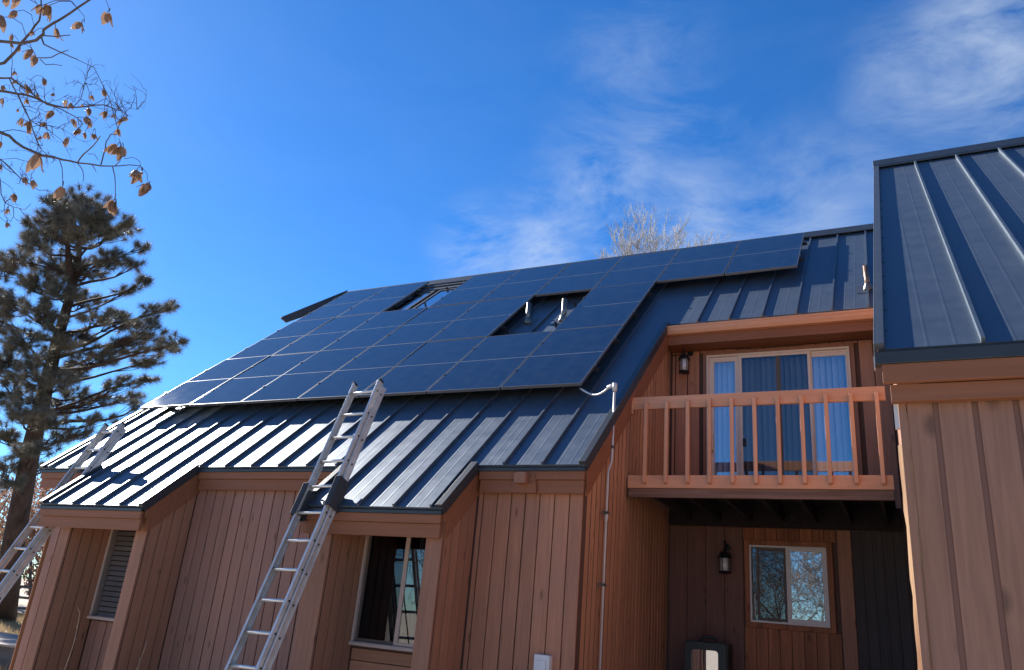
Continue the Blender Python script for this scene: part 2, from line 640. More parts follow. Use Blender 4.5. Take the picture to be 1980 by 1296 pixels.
def empty(name, loc, label, cat, group=None):
    o = bpy.data.objects.new(name, None)
    col.objects.link(o)
    o.location = loc
    o.empty_display_size = 0.2
    WO[o.name] = Vector(loc)
    return tag(o, label, cat, group)


def box(name, m, parent, *b, bevel=0.0):
    return MB().box(*b).build(name, m, parent, bevel=bevel)


# ------------------------------------------------------------------ roof plane
TH = 0.72585618
SV = Vector((0, math.cos(TH), math.sin(TH)))          # up the slope
NV = Vector((0, -math.sin(TH), math.cos(TH)))         # out of the roof
PX0, PY0, PZ0 = -10.60498, 7.92432, 2.62391 + EYE     # lower left corner of the array, on the glass
PH = 0.18                                             # glass above the pans
CW, RP = 1.06, 1.94534
RO = Vector((0, PY0, PZ0)) - NV * PH


def rp(x, s, off=0.0):
    p = RO + SV * s + NV * off
    return Vector((x, p.y, p.z))


def zr(y, off=0.0):
    return RO.z + (y - RO.y) * math.tan(TH) + off


S_MAIN, S_BAY1, S_BAY2, S_DORM, S_RIDGE = -1.555, -2.44, -2.35, 2.285, 6.22
XL, XR = -10.95, -2.68
B1 = (-9.70, -7.84)
B2 = (-5.56, -3.86)
WY = 7.02            # front wall plane
GX = -2.74           # gable side wall
RY = 10.15           # recess wall
SEAM0, SEAMW = -0.155, 0.4247
Z = lambda zc: zc + EYE      # heights measured from eye level

# ------------------------------------------------------------------ ground
g = MB()
nseg = 40
for i in range(nseg + 1):
    for j in range(nseg + 1):
        x = -400 + 800 * i / nseg
        y = -400 + 800 * j / nseg
        g.v.append(Vector((x, y, 0.0)))
for i in range(nseg):
    for j in range(nseg):
        a = i * (nseg + 1) + j
        g.f.append((a, a + nseg + 1, a + nseg + 2, a + 1))
tag(g.build('ground', 'ground'), kind='structure')

# ------------------------------------------------------------------ house
house = empty('house', (-6.8, 9.8, 0), 'brown wooden house with dark metal roof carrying the solar panels', 'house')


def boards_y(parent, y, x0, x1, w, zb, ztop, holes=(), m='siding', gap=0.013, th=0.02, name='board', phase=0.0):
    """vertical boards on a wall facing -Y; ztop is a function of x"""
    x = x0
    if phase:
        nxt = x0 + phase
    else:
        nxt = x0 + w
    while x < x1 - 0.02:
        xe = min(nxt, x1)
        gj = gap * R_.uniform(.7, 1.25)
        a, b = x + gj / 2, xe - gj / 2
        yf = y - th * R_.uniform(.85, 1.12)
        if b - a > 0.01:
            segs = [(zb, None)]
            zt = (ztop(a), ztop(b))
            cuts = [h for h in holes if h[0] < (a + b) / 2 < h[1]]
            spans = [(zb, None)]
            if cuts:
                spans = []
                z = zb
                for h in sorted(cuts, key=lambda q: q[2]):
                    if h[2] - z > 0.02:
                        spans.append((z, h[2]))
                    z = h[3]
                if z < min(zt) - 0.02:
                    spans.append((z, None))
            for (s0, s1) in spans:
                t0, t1 = (zt if s1 is None else (s1, s1))
                mb = MB().hexa([(a, yf, s0), (b, yf, s0), (b, y, s0), (a, y, s0), (a, yf, t0), (b, yf, t1), (b, y, t1), (a, y, t0)])
                mb.build(name, m, parent, bevel=0.0025)
        x = xe
        nxt = x + w


def boards_x(parent, x, y0, y1, w, zb, ztop, m='siding_bounce', gap=0.012, th=0.016, face=1):
    y = y0
    while y < y1 - 0.02:
        ye = min(y + w, y1)
        a, b = y + gap / 2, ye - gap / 2
        zt = (ztop(a), ztop(b))
        xa, xb = (x, x + th * face * R_.uniform(.88, 1.08))
        if xa > xb:
            xa, xb = xb, xa
        MB().hexa([(xa, a, zb), (xb, a, zb), (xb, b, zb), (xa, b, zb), (xa, a, zt[0]), (xb, a, zt[0]), (xb, b, zt[1]), (xa, b, zt[1])]).build('board', m, parent, bevel=0.0025)
        y = ye


def holed(mb, x0, x1, y0, y1, z0, z1, holes):
    """a slab along X with rectangular openings (x0,x1,z0,z1)"""
    xs = sorted({x0, x1} | {h[0] for h in holes} | {h[1] for h in holes})
    for a, b in zip(xs[:-1], xs[1:]):
        c = (a + b) / 2
        hs = sorted([h for h in holes if h[0] < c < h[1]], key=lambda q: q[2])
        z = z0
        for h in hs:
            if h[2] > z:
                mb.box(a, b, y0, y1, z, h[2])
            z = h[3]
        if z < z1:
            mb.box(a, b, y0, y1, z, z1)
    return mb


# --- front wall
ZE = rp(0, S_MAIN).z
FW_TOP = Z(1.36)
win1 = (-9.25, -8.075, Z(-0.42), Z(0.80))
win2 = (-5.185, -4.066, Z(-0.367), Z(0.82))
fw = holed(MB(), -10.5, GX, WY, WY + 0.12, 0, FW_TOP, [win1, win2]).build('wall', 'siding_back', house)
flat = lambda zz: (lambda x: zz)
W1 = 0.158
boards_y(fw, WY, -10.5, -9.44, W1 * 1.05, 0, flat(FW_TOP - .02), m='siding_haze')
boards_y(fw, WY, -9.25, -8.08, W1, 0, flat(win1[2] - 0.03), m='siding_haze')
boards_y(fw, WY, -7.885, -5.46, W1, 0, flat(FW_TOP - .02), m='siding_haze')
boards_y(fw, WY, -3.875, GX + 0.012, W1, 0, flat(FW_TOP - .02), phase=0.06)
# horizontal boards under the second window
zz = win2[2] - 0.035
while zz > 0.05:
    z0 = max(zz - 0.118, 0)
    box('board', 'redwood_h', fw, -5.183, -4.07, WY - 0.02, WY, z0 + 0.005, zz - 0.004, bevel=0.003)
    zz -= 0.118

# --- gable side wall
gw = MB()
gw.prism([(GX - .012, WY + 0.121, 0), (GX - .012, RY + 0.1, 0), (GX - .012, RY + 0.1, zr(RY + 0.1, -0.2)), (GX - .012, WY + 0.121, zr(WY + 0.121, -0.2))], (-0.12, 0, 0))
gwo = gw.build('gable_wall', 'groove_shade', house)
boards_x(gwo, GX - .012, WY + 0.0, RY, 0.128, 0, lambda y: zr(y, -0.22), gap=0.026, th=0.007)
# left end wall
lw = MB().prism([(-10.5, WY + 0.122, 0), (-10.5, 18.2, 0), (-10.5, 18.2, 3.0), (-10.5, 12.7, zr(12.7, -.3)), (-10.5, WY + .122, zr(WY + .122, -.25))], (-0.1, 0, 0))
lwo = lw.build('end_wall', 'siding_back', house)
boards_x(lwo, -10.6, WY, 12.6, 0.316, 0, lambda y: zr(y, -0.3), face=-1)
# back wall (closes the house)
box('back_wall', 'siding', house, -10.5, 3.0, 18.2, 18.35, 0, 2.9)

# --- recess wall (upper with sliding door, lower with the small window)
DOOR = (-2.232, -0.424, Z(1.625), Z(3.637))
WIN3 = (-1.716, -0.828, Z(0.224), Z(1.12))
rw = holed(MB(), GX - 0.1, 0.04, RY, RY + 0.12, 0, Z(4.2), [DOOR, WIN3]).build('recess_wall', 'siding_back', house)
boards_y(rw, RY, GX + 0.02, 0.03, 0.168, Z(1.60), flat(Z(3.78)), holes=[(-2.285, -0.365, Z(1.0), Z(3.69))], phase=0.05)
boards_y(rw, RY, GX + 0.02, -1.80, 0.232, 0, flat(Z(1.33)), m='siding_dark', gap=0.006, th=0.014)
boards_y(rw, RY, -1.795, -0.712, 0.135, 0, flat(Z(1.33)), holes=[(-1.775, -0.764, Z(0.165), Z(1.185))], m='redwood', gap=0.006, th=0.018)
box('trim_board', 'siding', rw, -0.705, -0.555, RY - 0.028, RY, 0, Z(1.33), bevel=0.004)
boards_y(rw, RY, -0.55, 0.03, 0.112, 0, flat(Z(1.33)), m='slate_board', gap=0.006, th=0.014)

# --- interiors behind glass: plain dark rooms
for (x0, x1, y0, y1, z0, z1) in [(win1[0] - .4, win1[1] + .4, WY + .121, WY + 1.6, Z(-.9), Z(1.0)), (win2[0] - .4, win2[1] + .4, WY + .121, WY + 1.6, Z(-.9), Z(1.0)),
                                 (DOOR[0] - .2, DOOR[1] + .2, RY + .121, RY + 2.2, Z(1.6), Z(3.75)), (WIN3[0] - .4, WIN3[1] + .4, RY + .121, RY + 2.0, Z(-.7), Z(1.4))]:
    mb = MB()
    mb.add([(x0, y0, z0), (x1, y0, z0), (x1, y1, z0), (x0, y1, z0), (x0, y0, z1), (x1, y0, z1), (x1, y1, z1), (x0, y1, z1)],
           [(0, 1, 2, 3), (4, 7, 6, 5), (1, 5, 6, 2), (2, 6, 7, 3), (3, 7, 4, 0)])
    mb.build('room', 'room_dark', house)

# --- bays: fins that carry the lower eaves
def fin(xa, xb, yfront, side_out):
    """a fin wall from the bay eave back to the front wall"""
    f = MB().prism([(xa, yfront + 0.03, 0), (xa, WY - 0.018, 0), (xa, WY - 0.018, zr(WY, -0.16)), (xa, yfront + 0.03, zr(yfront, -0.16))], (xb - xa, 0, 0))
    fo = f.build('fin_wall', 'groove_shade', house)
    box('post_board', 'trim', fo, xa - 0.002, xb + 0.002, yfront, yfront + 0.03, 0, zr(yfront, -0.17), bevel=0.004)
    boards_x(fo, xb, yfront + 0.035, WY - 0.02, 0.145, 0, lambda y: zr(y, -0.18), m='siding_fin', gap=0.010, th=0.006)
    boards_x(fo, xa, yfront + 0.035, WY - 0.02, 0.29, 0, lambda y: zr(y, -0.18), m='siding_fin', gap=0.006, th=0.012, face=-1)
    return fo


fin(-9.43, -9.262, 6.40, -1)
fin(-8.072, -7.895, 6.40, 1)
fin(-5.44, -5.20, 6.40, -1)
fin(-4.063, -3.892, 6.40, 1)
# dark soffits of the bays and ceilings in front of the windows
for (a, b) in ((-9.262, -8.072), (-5.20, -4.063)):
    box('bay_soffit', 'fascia', house, a, b, 6.36, WY - 0.02, Z(0.80), Z(0.825))

# --- roof
rf = MB()


def slab(mb, x0, x1, s0, s1, t0=-0.012, t1=-0.07):
    mb.hexa([rp(x0, s0, t1), rp(x1, s0, t1), rp(x1, s1, t1), rp(x0, s1, t1), rp(x0, s0, t0), rp(x1, s0, t0), rp(x1, s1, t0), rp(x0, s1, t0)])


slab(rf, XL + .01, XR - .01, S_MAIN + .01, S_RIDGE)
slab(rf, B1[0] + .01, B1[1] - .01, S_BAY1 + .01, S_MAIN + .01)
slab(rf, B2[0] + .01, B2[1] - .01, S_BAY2 + .01, S_MAIN + .01)
slab(rf, XR - .01, 3.0, S_DORM + .01, S_RIDGE)
top = rp(0, S_RIDGE)
rf.hexa([(XL, top.y, top.z - .07), (3, top.y, top.z - .07), (3, 18.6, 2.6), (XL, 18.6, 2.6), (XL, top.y, top.z - .012), (3, top.y, top.z - .012), (3, 18.6, 2.66), (XL, 18.6, 2.66)])
roof = rf.build('roof', 'underlay', house)


def lower_s(x):
    if x > XR:
        return S_DORM
    if B1[0] < x < B1[1]:
        return S_BAY1
    if B2[0] < x < B2[1]:
        return S_BAY2
    return S_MAIN


def pan(mb, x0, x1, s0, s1, point=rp):
    """a formed metal pan with two pencil ribs"""
    prof = [(x0, 0)]
    w = x1 - x0
    if w > 0.3:
        for t in (0.36, 0.64):
            c = x0 + w * t
            prof += [(c - 0.012, 0), (c, 0.0011), (c + 0.012, 0)]
    prof.append((x1, 0))
    v, f = [], []
    for s in (s0, s1):
        for (x, h) in prof:
            v.append(point(x, s, h))
    n = len(prof)
    for i in range(n - 1):
        f.append((i, i + 1, n + i + 1, n + i))
    # turned down front lip
    b = len(v)
    for (x, h) in prof:
        v.append(point(x, s0, -0.03))
    for i in range(n - 1):
        f.append((b + i, b + i + 1, i + 1, i))
    mb.add(v, f)


def seam(mb, x, s0, s1, point=rp, h=0.034, w=0.011):
    P = [point(x - w, s0, -0.002), point(x + w, s0, -0.002), point(x + w, s1, -0.002), point(x - w, s1, -0.002),
         point(x - w, s0, h), point(x + w, s0, h), point(x + w, s1, h), point(x - w, s1, h)]
    mb.hexa(P)


seams = [SEAM0 - SEAMW * k for k in range(-7, 26)]
seams = [x for x in seams if XL + 0.05 < x < 3.0 and abs(x - XR) > 0.1]
edges = sorted(set(seams + [XL, XR, 3.0, *B1, *B2]))
for a, b in zip(edges[:-1], edges[1:]):
    if b - a < 0.02:
        continue
    s0 = lower_s((a + b) / 2)
    mb = MB()
    pan(mb, a, b, s0, S_RIDGE)
    mb.build('roof_pan', 'roof_metal', roof)
for x in seams:
    if min(abs(x - q) for q in (*B1, *B2)) < 0.07:
        s0 = S_MAIN
    else:
        s0 = lower_s(x)
    mb = MB()
    seam(mb, x, s0 - 0.004, S_RIDGE)
    mb.build('seam', 'roof_metal', roof)


def rake(x, s0, s1, out, point=rp, parent=None, mt='roof_trim', drop=0.07):
    """boxed rake trim; out=+1 if the roof ends towards +X"""
    xi, xo = x - 0.06 * out, x + 0.012 * out
    mb = MB()
    a, b = min(xi, xo), max(xi, xo)
    for (u0, u1, n0, n1) in ((a, b, 0.0, 0.036), (min(x, xo), max(x, xo), -drop, 0.0)):
        mb.hexa([point(u0, s0, n0), point(u1, s0, n0), point(u1, s1, n0), point(u0, s1, n0), point(u0, s0, n1), point(u1, s0, n1), point(u1, s1, n1), point(u0, s1, n1)])
    return mb.build('rake_trim', mt, parent or roof, bevel=0.003)


rake(XR, S_MAIN - .006, S_DORM + 0.02, 1)
rake(XL, S_MAIN - .006, S_RIDGE, -1)
rake(B1[0], S_BAY1 - .006, S_MAIN + 0.01, -1)
rake(B1[1], S_BAY1 - .006, S_MAIN + 0.01, 1)
rake(B2[0], S_BAY2 - .006, S_MAIN + 0.01, -1)
rake(B2[1], S_BAY2 - .006, S_MAIN + 0.01, 1)


def eave(x0, x1, s, sy=1.0, inset=(0.0, 0.0)):
    e = rp(0, s)
    box('drip_edge', 'roof_trim', roof, x0, x1, e.y - 0.006, e.y + 0.02, e.z - 0.062, e.z - 0.031)
    box('fascia_board', 'fascia', house, x0 + .012 + inset[0], x1 - .012 - inset[1], e.y + 0.012, e.y + 0.05, e.z - 0.145, e.z - 0.063, bevel=0.003)
    box('fascia_board', 'fascia', house, x0 + .020 + inset[0], x1 - .020 - inset[1], e.y + 0.036, e.y + 0.07, e.z - 0.275, e.z - 0.147, bevel=0.003)


eave(XL, B1[0] - .013, S_MAIN)
eave(B1[1] + .013, B2[0] - .013, S_MAIN)
eave(B2[1] + .013, XR, S_MAIN)
eave(B1[0], B1[1], S_BAY1)
eave(B2[0], B2[1], S_BAY2)


def rake_fascia(x, s0, s1, out, d0=-0.07, d1=-0.15, d2=-0.30, vert=True):
    # boards below the rake, cut plumb at the lower end
    for (n0, n1, t, inset) in ((d0, d1, 0.034, 0.0), (d1 - 0.002, d2, 0.030, 0.010)):
        xo = x + (-inset) * out
        P = [rp(xo, s0 + 0.02, n1), rp(xo, s1, n1), rp(xo, s1, n0), rp(xo, s0 + 0.02 , n0)]
        # plumb cut
        P[0].y = P[3].y + 0.02
        P[0].z = zr(P[0].y) + n1 / math.cos(TH)
        MB().prism(P, (-t * out, 0, 0)).build('rake_fascia', 'fascia', house, bevel=0.003)


rake_fascia(XR + .0, S_MAIN, S_DORM + 0.0, 1)
rake_fascia(B1[1], S_BAY1, S_MAIN + 0.02, 1)
rake_fascia(B2[1], S_BAY2, S_MAIN + 0.02, 1)
rake_fascia(B1[0], S_BAY1, S_MAIN + 0.02, -1)
rake_fascia(B2[0], S_BAY2, S_MAIN + 0.02, -1)
rake_fascia(XL, S_MAIN, S_RIDGE, -1)

# ridge cap
mb = MB()
mb.hexa([rp(XL - .02, S_RIDGE - .16, .03), rp(3, S_RIDGE - .16, .03), rp(3, S_RIDGE + .03, .065), rp(XL - .02, S_RIDGE + .03, .065),
         rp(XL - .02, S_RIDGE - .16, .05), rp(3, S_RIDGE - .16, .05), rp(3, S_RIDGE + .03, .09), rp(XL - .02, S_RIDGE + .03, .09)])
e = rp(0, S_RIDGE + .03, .09)
mb.hexa([(XL - .02, e.y, e.z - .02), (3, e.y, e.z - .02), (3, e.y + .15, e.z - .15), (XL - .02, e.y + .15, e.z - .15),
         (XL - .02, e.y, e.z), (3, e.y, e.z), (3, e.y + .15, e.z - .13), (XL - .02, e.y + .15, e.z - .13)])
mb.build('ridge_cap', 'roof_cap', roof, bevel=0.004)
# prow: the peak runs out past the rake; its shaded inner face shows beside the array
pa, pd = Vector((-11.613, 11.482, 7.248)), Vector((-11.0, 12.715, 8.342))
ad_ = pd - pa
MB().prism([pa, pa + ad_ * .10 + Vector((0, 0, -.17)), pa + ad_ * .55 + Vector((0, 0, -.22)), pd + Vector((0, 0, -.25)), pd], (-.05, .03, 0)).build('prow_face', 'roof_trim', roof)
MB().prism([pa + Vector((.015, -.01, 0)), pa + Vector((.015, -.01, .022)), pd + Vector((.015, -.01, .022)), pd + Vector((.015, -.01, 0))], (-.09, .05, 0)).build('prow_cap', 'roof_cap', roof)

# dormer eave: drip, gutter, fascia, soffit
e = rp(0, S_DORM)
box('drip_edge', 'roof_trim', roof, XR + .014, 3.0, e.y - 0.008, e.y + 0.02, e.z - 0.065, e.z - 0.031)
gp = [(0, 0), (-0.10, 0.004), (-0.105, -0.018), (-0.094, -0.03), (-0.094, -0.065), (-0.066, -0.112), (0, -0.115)]
mb = MB().prism([(XR + .0, e.y + 0.012 + a, e.z - 0.058 + b) for a, b in gp], (2.72, 0, 0))
mb.build('gutter', 'rail_wood', house, bevel=0.003)
box('fascia_board', 'fascia', house, XR - .01, .03, e.y + 0.014, e.y + 0.05, Z(3.705), e.z - .066, bevel=.003)
box('soffit', 'fascia', house, XR - .04, .03, e.y + 0.052, RY - 0.017, Z(3.72), Z(3.735))

# --- skylight in the upper gap of the array
sk = MB()
for (x0, x1, s0, s1) in [(-8.60, -8.08, 4.12, 5.32), (-7.98, -7.20, 4.12, 5.32)]:
    k = 0.05
    for (a, b, c, d) in ((x0, x1, s0, s0 + k), (x0, x1, s1 - k, s1), (x0, x0 + k, s0 + k, s1 - k), (x1 - k, x1, s0 + k, s1 - k)):
        sk.hexa([rp(a, c, 0), rp(b, c, 0), rp(b, d, 0), rp(a, d, 0), rp(a, c, .10), rp(b, c, .10), rp(b, d, .10), rp(a, d, .10)])
sko = sk.build('skylight', 'roof_trim', house)
for (x0, x1, s0, s1) in [(-8.55, -8.13, 4.17, 5.27), (-7.93, -7.25, 4.17, 5.27)]:
    MB().hexa([rp(x0, s0, .07), rp(x1, s0, .07), rp(x1, s1, .07), rp(x0, s1, .07), rp(x0, s0, .085), rp(x1, s0, .085), rp(x1, s1, .085), rp(x0, s1, .085)]).build('pane', 'glass_sky', sko)
mb = MB()
for (s0, s1, o1) in ((5.42, 5.52, .10), (5.60, 5.66, .12)):
    mb.hexa([rp(-8.62, s0, 0.036), rp(-7.2, s0, 0.036), rp(-7.2, s1, 0.036), rp(-8.62, s1, 0.036), rp(-8.62, s0, o1), rp(-7.2, s0, o1), rp(-7.2, s1, o1), rp(-8.62, s1, o1)])
mb.build('flashing', 'roof_cap', sko)


# --- windows
def frame_rect(x0, x1, z0, z1, y0, y1, k, kb=None):
    kb = kb or k
    return MB().box(x0, x1, y0, y1, z1 - k, z1).box(x0, x1, y0, y1, z0, z0 + kb).box(x0, x0 + k, y0, y1, z0 + kb, z1 - k).box(x1 - k, x1, y0, y1, z0 + kb, z1 - k)


def window_part(name, hole, y0):
    o = frame_rect(*hole, y0, y0 + 0.10, 0.028).build(name, 'tan_frame', house, bevel=.002)
    return o


# bay 2 window: two sliding sashes
w2 = window_part('window', win2, 6.955)
x0, x1, z0, z1 = win2
xm = -4.63
frame_rect(x0 + .03, xm + .028, z0 + .03, z1 - .03, 6.985, 7.01, .030).build('sash', 'screen_frame', w2)
frame_rect(xm - .032, x1 - .028, z0 + .03, z1 - .03, 6.962, 6.984, .05, .03).build('sash', 'tan_frame', w2, bevel=.002)
box('pane', 'glass_dark', w2, x0 + .06, xm, 6.995, 7.0, z0 + .06, z1 - .06)
box('pane', 'glass_window', w2, xm + .018, x1 - .078, 6.97, 6.975, z0 + .06, z1 - .08)
mb = MB()
for q in (xm + .09, xm + .115):
    mb.tube([(q, 7.06, z0 + .1), (q, 7.06, z1 - .05)], .004, 4)
mb.build('blind_cord', 'blind_white', w2)
box('sill', 'tan_frame', w2, x0 - .0, x1 + .0, 6.93, 6.955, z0 - .012, z0 + .022, bevel=.003)
# bay 1 window with a louvred blind behind the glass
w1 = window_part('window', win1, 6.955)
x0, x1, z0, z1 = win1
box('pane', 'glass_clear', w1, x0 + .03, x1 - .03, 6.97, 6.975, z0 + .03, z1 - .03)
zz = z0 + .05
lm = None
while zz < z1 - .06:
    mb = MB().obox((0.5 * (x0 + x1), 7.035, zz), Vector((1, 0, 0)), Vector((0, .5, .866)), Vector((0, -.866, .5)), (x1 - x0) / 2 - .05, .027, .003)
    mb.build('blind_slat', 'louver', w1)
    zz += .062
box('sill', 'tan_frame', w1, x0, x1, 6.93, 6.955, z0 - .012, z0 + .022, bevel=.003)

# lower recess window
x0, x1, z0, z1 = WIN3
w3 = frame_rect(x0, x1, z0, z1, 10.10, RY + .03, .022).build('window', 'white_vinyl', house, bevel=.002)
MB().box(-1.774, -.765, 10.105, 10.148, z1 + .001, z1 + .062).box(-1.774, -.765, 10.105, 10.148, z0 - .058, z0 - .001).box(-1.774, x0 - .001, 10.105, 10.148, z0, z1).box(x1 + .001, -.765, 10.105, 10.148, z0, z1).build('casing', 'redwood', w3, bevel=.003)
frame_rect(-1.292, x1 - .002, z0 + .005, z1 - .005, 10.112, 10.14, .052, .062).build('sash', 'white_vinyl', w3, bevel=.003)
frame_rect(x0 + .075, -1.295, z0 + .03, z1 - .03, 10.155, 10.175, .03).build('sash', 'screen_frame', w3)
box('pane', 'glass_low', w3, -1.24, x1 - .054, 10.122, 10.127, z0 + .067, z1 - .057)
box('pane', 'glass_screen', w3, x0 + .022, -1.292, 10.160, 10.165, z0 + .022, z1 - .022)
box('latch_bar', 'white_vinyl', w3, x0 + .045, x0 + .055, 10.145, 10.15, z0 + .04, z0 + .32)

# sliding door
x0, x1, z0, z1 = DOOR
dr = frame_rect(x0, x1, z0, z1, 10.09, RY + .05, .028, .05).build('sliding_door', 'almond_frame', house, bevel=.003)
MB().box(x0 - .05, x1 + .055, 10.108, 10.132, z1 + .001, z1 + .05).box(x0 - .05, x0 - .001, 10.108, 10.132, z0, z1).box(x1 + .001, x1 + .055, 10.108, 10.132, z0, z1).build('casing', 'trim', dr, bevel=.003)
frame_rect(x0 + .029, -1.790, z0 + .05, z1 - .03, 10.118, 10.16, .066, .09).build('door_leaf', 'almond_frame', dr, bevel=.003)
frame_rect(-1.80, -.895, z0 + .05, z1 - .03, 10.094, 10.116, .036, .06).build('screen_leaf', 'almond_frame', dr, bevel=.002)
frame_rect(-.905, x1 - .029, z0 + .05, z1 - .03, 10.12, 10.16, .024, .06).box(-.89, x1 - .045, 10.125, 10.158, z1 - .105, z1 - .054).build('door_leaf', 'almond_frame', dr, bevel=.003)
box('mullion', 'screen_frame', dr, -1.325, -1.27, 10.104, 10.13, z0 + .06, z1 - .065)
box('pane', 'glass_door', dr, x0 + .09, -1.85, 10.135, 10.14, z0 + .13, z1 - .09)
box('pane', 'glass_door', dr, -.885, x1 - .05, 10.135, 10.14, z0 + .10, z1 - .104)
box('pane', 'glass_screen', dr, -1.77, -.93, 10.108, 10.111, z0 + .10, z1 - .06)
mb = MB().box(-1.765, -1.725, 10.085, 10.094, Z(2.36), Z(2.46))
mb.build('latch', 'black_iron', dr, bevel=.003)
mb = MB().tube([(x0 + .075, 10.118, Z(2.30)), (x0 + .075, 10.085, Z(2.33)), (x0 + .075, 10.085, Z(2.47)), (x0 + .075, 10.118, Z(2.50))], .012, 6)
mb.build('handle', 'almond_frame', dr, smooth=True)
x = x0 + .06
i = 0
while x < x1 - .04:
    a = 0.80 + 0.14 * math.sin(i * 1.7) + R_.uniform(-.12, .12)
    c, s = math.cos(a), math.sin(a)
    mb = MB()
    hw = .044
    pts = []
    for q in range(4):
        t = -1 + 2 * q / 3
        bow = .008 * (1 - t * t)
        pts.append((x + t * hw * c + bow * s, RY + .19 + t * hw * s - bow * c))
    v = [(px, py, Z(1.68)) for px, py in pts] + [(px, py, z1 - .02) for px, py in pts]
    mb.add(v, [(q, q + 1, q + 5, q + 4) for q in range(3)])
    mb.build('blind_slat', 'blind_white', dr, smooth=True)
    x += .074
    i += 1

# --- balcony
BY = 8.33
bal = MB().box(GX + .025, -.04, BY + .002, BY + .045, Z(1.393), Z(1.505)).build('balcony', 'weathered', house, bevel=.004)
box('band_board', 'rail_wood', bal, GX + .022, -.035, BY - .022, BY, Z(1.492), Z(1.632), bevel=.004)
box('top_rail', 'rail_wood', bal, GX + .03, -.045, BY - .018, BY + .022, Z(2.395), Z(2.54), bevel=.005)
box('rail_end_block', 'rail_wood', bal, GX + .024, GX + .065, BY - .05, BY - .018, Z(2.34), Z(2.53), bevel=.004)
for k in range(11):
    xc = -2.519 + .2394 * k
    P = MB()
    P.hexa([(xc - .019, BY - .066, Z(1.547)), (xc + .019, BY - .066, Z(1.547)), (xc + .019, BY - .0235, Z(1.528)), (xc - .019, BY - .0235, Z(1.528)),
            (xc - .019, BY - .066, Z(2.462)), (xc + .019, BY - .066, Z(2.462)), (xc + .019, BY - .0235, Z(2.475)), (xc - .019, BY - .0235, Z(2.475))])
    P.build('baluster', 'baluster_wood', bal, bevel=.003)
y = BY + .048
while y < RY - .1:
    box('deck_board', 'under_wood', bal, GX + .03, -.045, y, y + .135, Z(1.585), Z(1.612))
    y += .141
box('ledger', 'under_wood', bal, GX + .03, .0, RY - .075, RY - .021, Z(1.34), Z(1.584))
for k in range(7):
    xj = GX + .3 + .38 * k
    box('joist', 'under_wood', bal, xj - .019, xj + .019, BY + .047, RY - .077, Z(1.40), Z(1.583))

# ------------------------------------------------------------------ wing (nearer building on the right)
LAM = 0.563
WO0 = Vector((0, PY0 * LAM, (PZ0 - EYE) * LAM + EYE))


def wp(x, s, off=0.0):
    p = WO0 + SV * s + NV * off
    return Vector((x, p.y, p.z))


wing = empty('house_wing', (2, 8, 0), 'nearer brown wing at the right edge with steep blue-black metal roof', 'house')
WS0 = (4.645 - WO0.y) / math.cos(TH)
WS1 = (9.05 - WO0.y) / math.cos(TH)
WFY = 4.72
WXR = 5.2
wfw = box('wall', 'wing_back', wing, 0.045, WXR, WFY + .014, WFY + .16, 0, Z(1.44))
# left gable wall of the wing
pl = [(0.04, WFY + .162, 0), (0.04, 13.4, 0), (0.04, 13.4, 3.0), (0.04, 9.05, wp(0, WS1).z - .15), (0.04, WFY + .162, wp(0, WS0).z - .12)]
glw = MB().prism(pl, (0.12, 0, 0)).build('gable_wall', 'wing_board', wing)
# front boards with wide recessed channels
xs = [0.062, 0.205]
x = 0.235
boards = [(0.078, 0.205)]
while x < WXR:
    boards.append((x, x + .160))
    x += .190
for (a, b) in boards:
    box('board', 'wing_board', wfw, a, min(b, WXR), WFY, WFY + .013, 0, Z(1.40), bevel=.002)
# split corner board: its raw plywood edge catches the sun
box('corner_board', 'wing_board', wfw, 0.036, 0.0745, WFY - .004, WFY + .0125, 0, Z(1.36), bevel=.001)
mb = MB()
zz = 0.0
rr = random.Random(3)
prev = None
while zz < Z(1.18):
    w_ = .030 + rr.uniform(-.010, .005)
    r = [(0.0355, WFY - .003, zz), (0.0355 - w_ * .62, WFY + w_, zz), (0.0355, WFY + w_ + .02, zz)]
    if prev is not None:
        k = len(mb.v)
        mb.add(prev + r, [(0, 3, 4, 1), (1, 4, 5, 2), (2, 5, 3, 0)])
    prev = r
    zz += .09
mb.build('split_edge', 'raw_ply', wfw)
mb = MB()
zz = 0.0
prev = None
while zz < Z(1.33):
    w_ = .0028 + rr.uniform(-.0012, .0016)
    r = [(0.0762 - w_, WFY - .0035, zz), (0.0762 + w_, WFY - .0075, zz), (0.0762 + w_, WFY + .004, zz)]
    if prev is not None:
        mb.add(prev + r, [(0, 1, 4, 3), (1, 2, 5, 4), (2, 0, 3, 5)])
    prev = r
    zz += .06
mb.build('paint_crack', 'raw_ply', wfw)
# white weather strip near the top of the corner
box('metal_strip', 'pvc', wfw, 0.012, 0.034, WFY - .002, WFY + .03, Z(1.19), Z(1.34))

# wing roof: rake flares slightly towards the eave
def wrx(s):
    return 0.055 + (-0.052 - 0.055) * (1 - (s - WS0) / (WS1 - WS0))


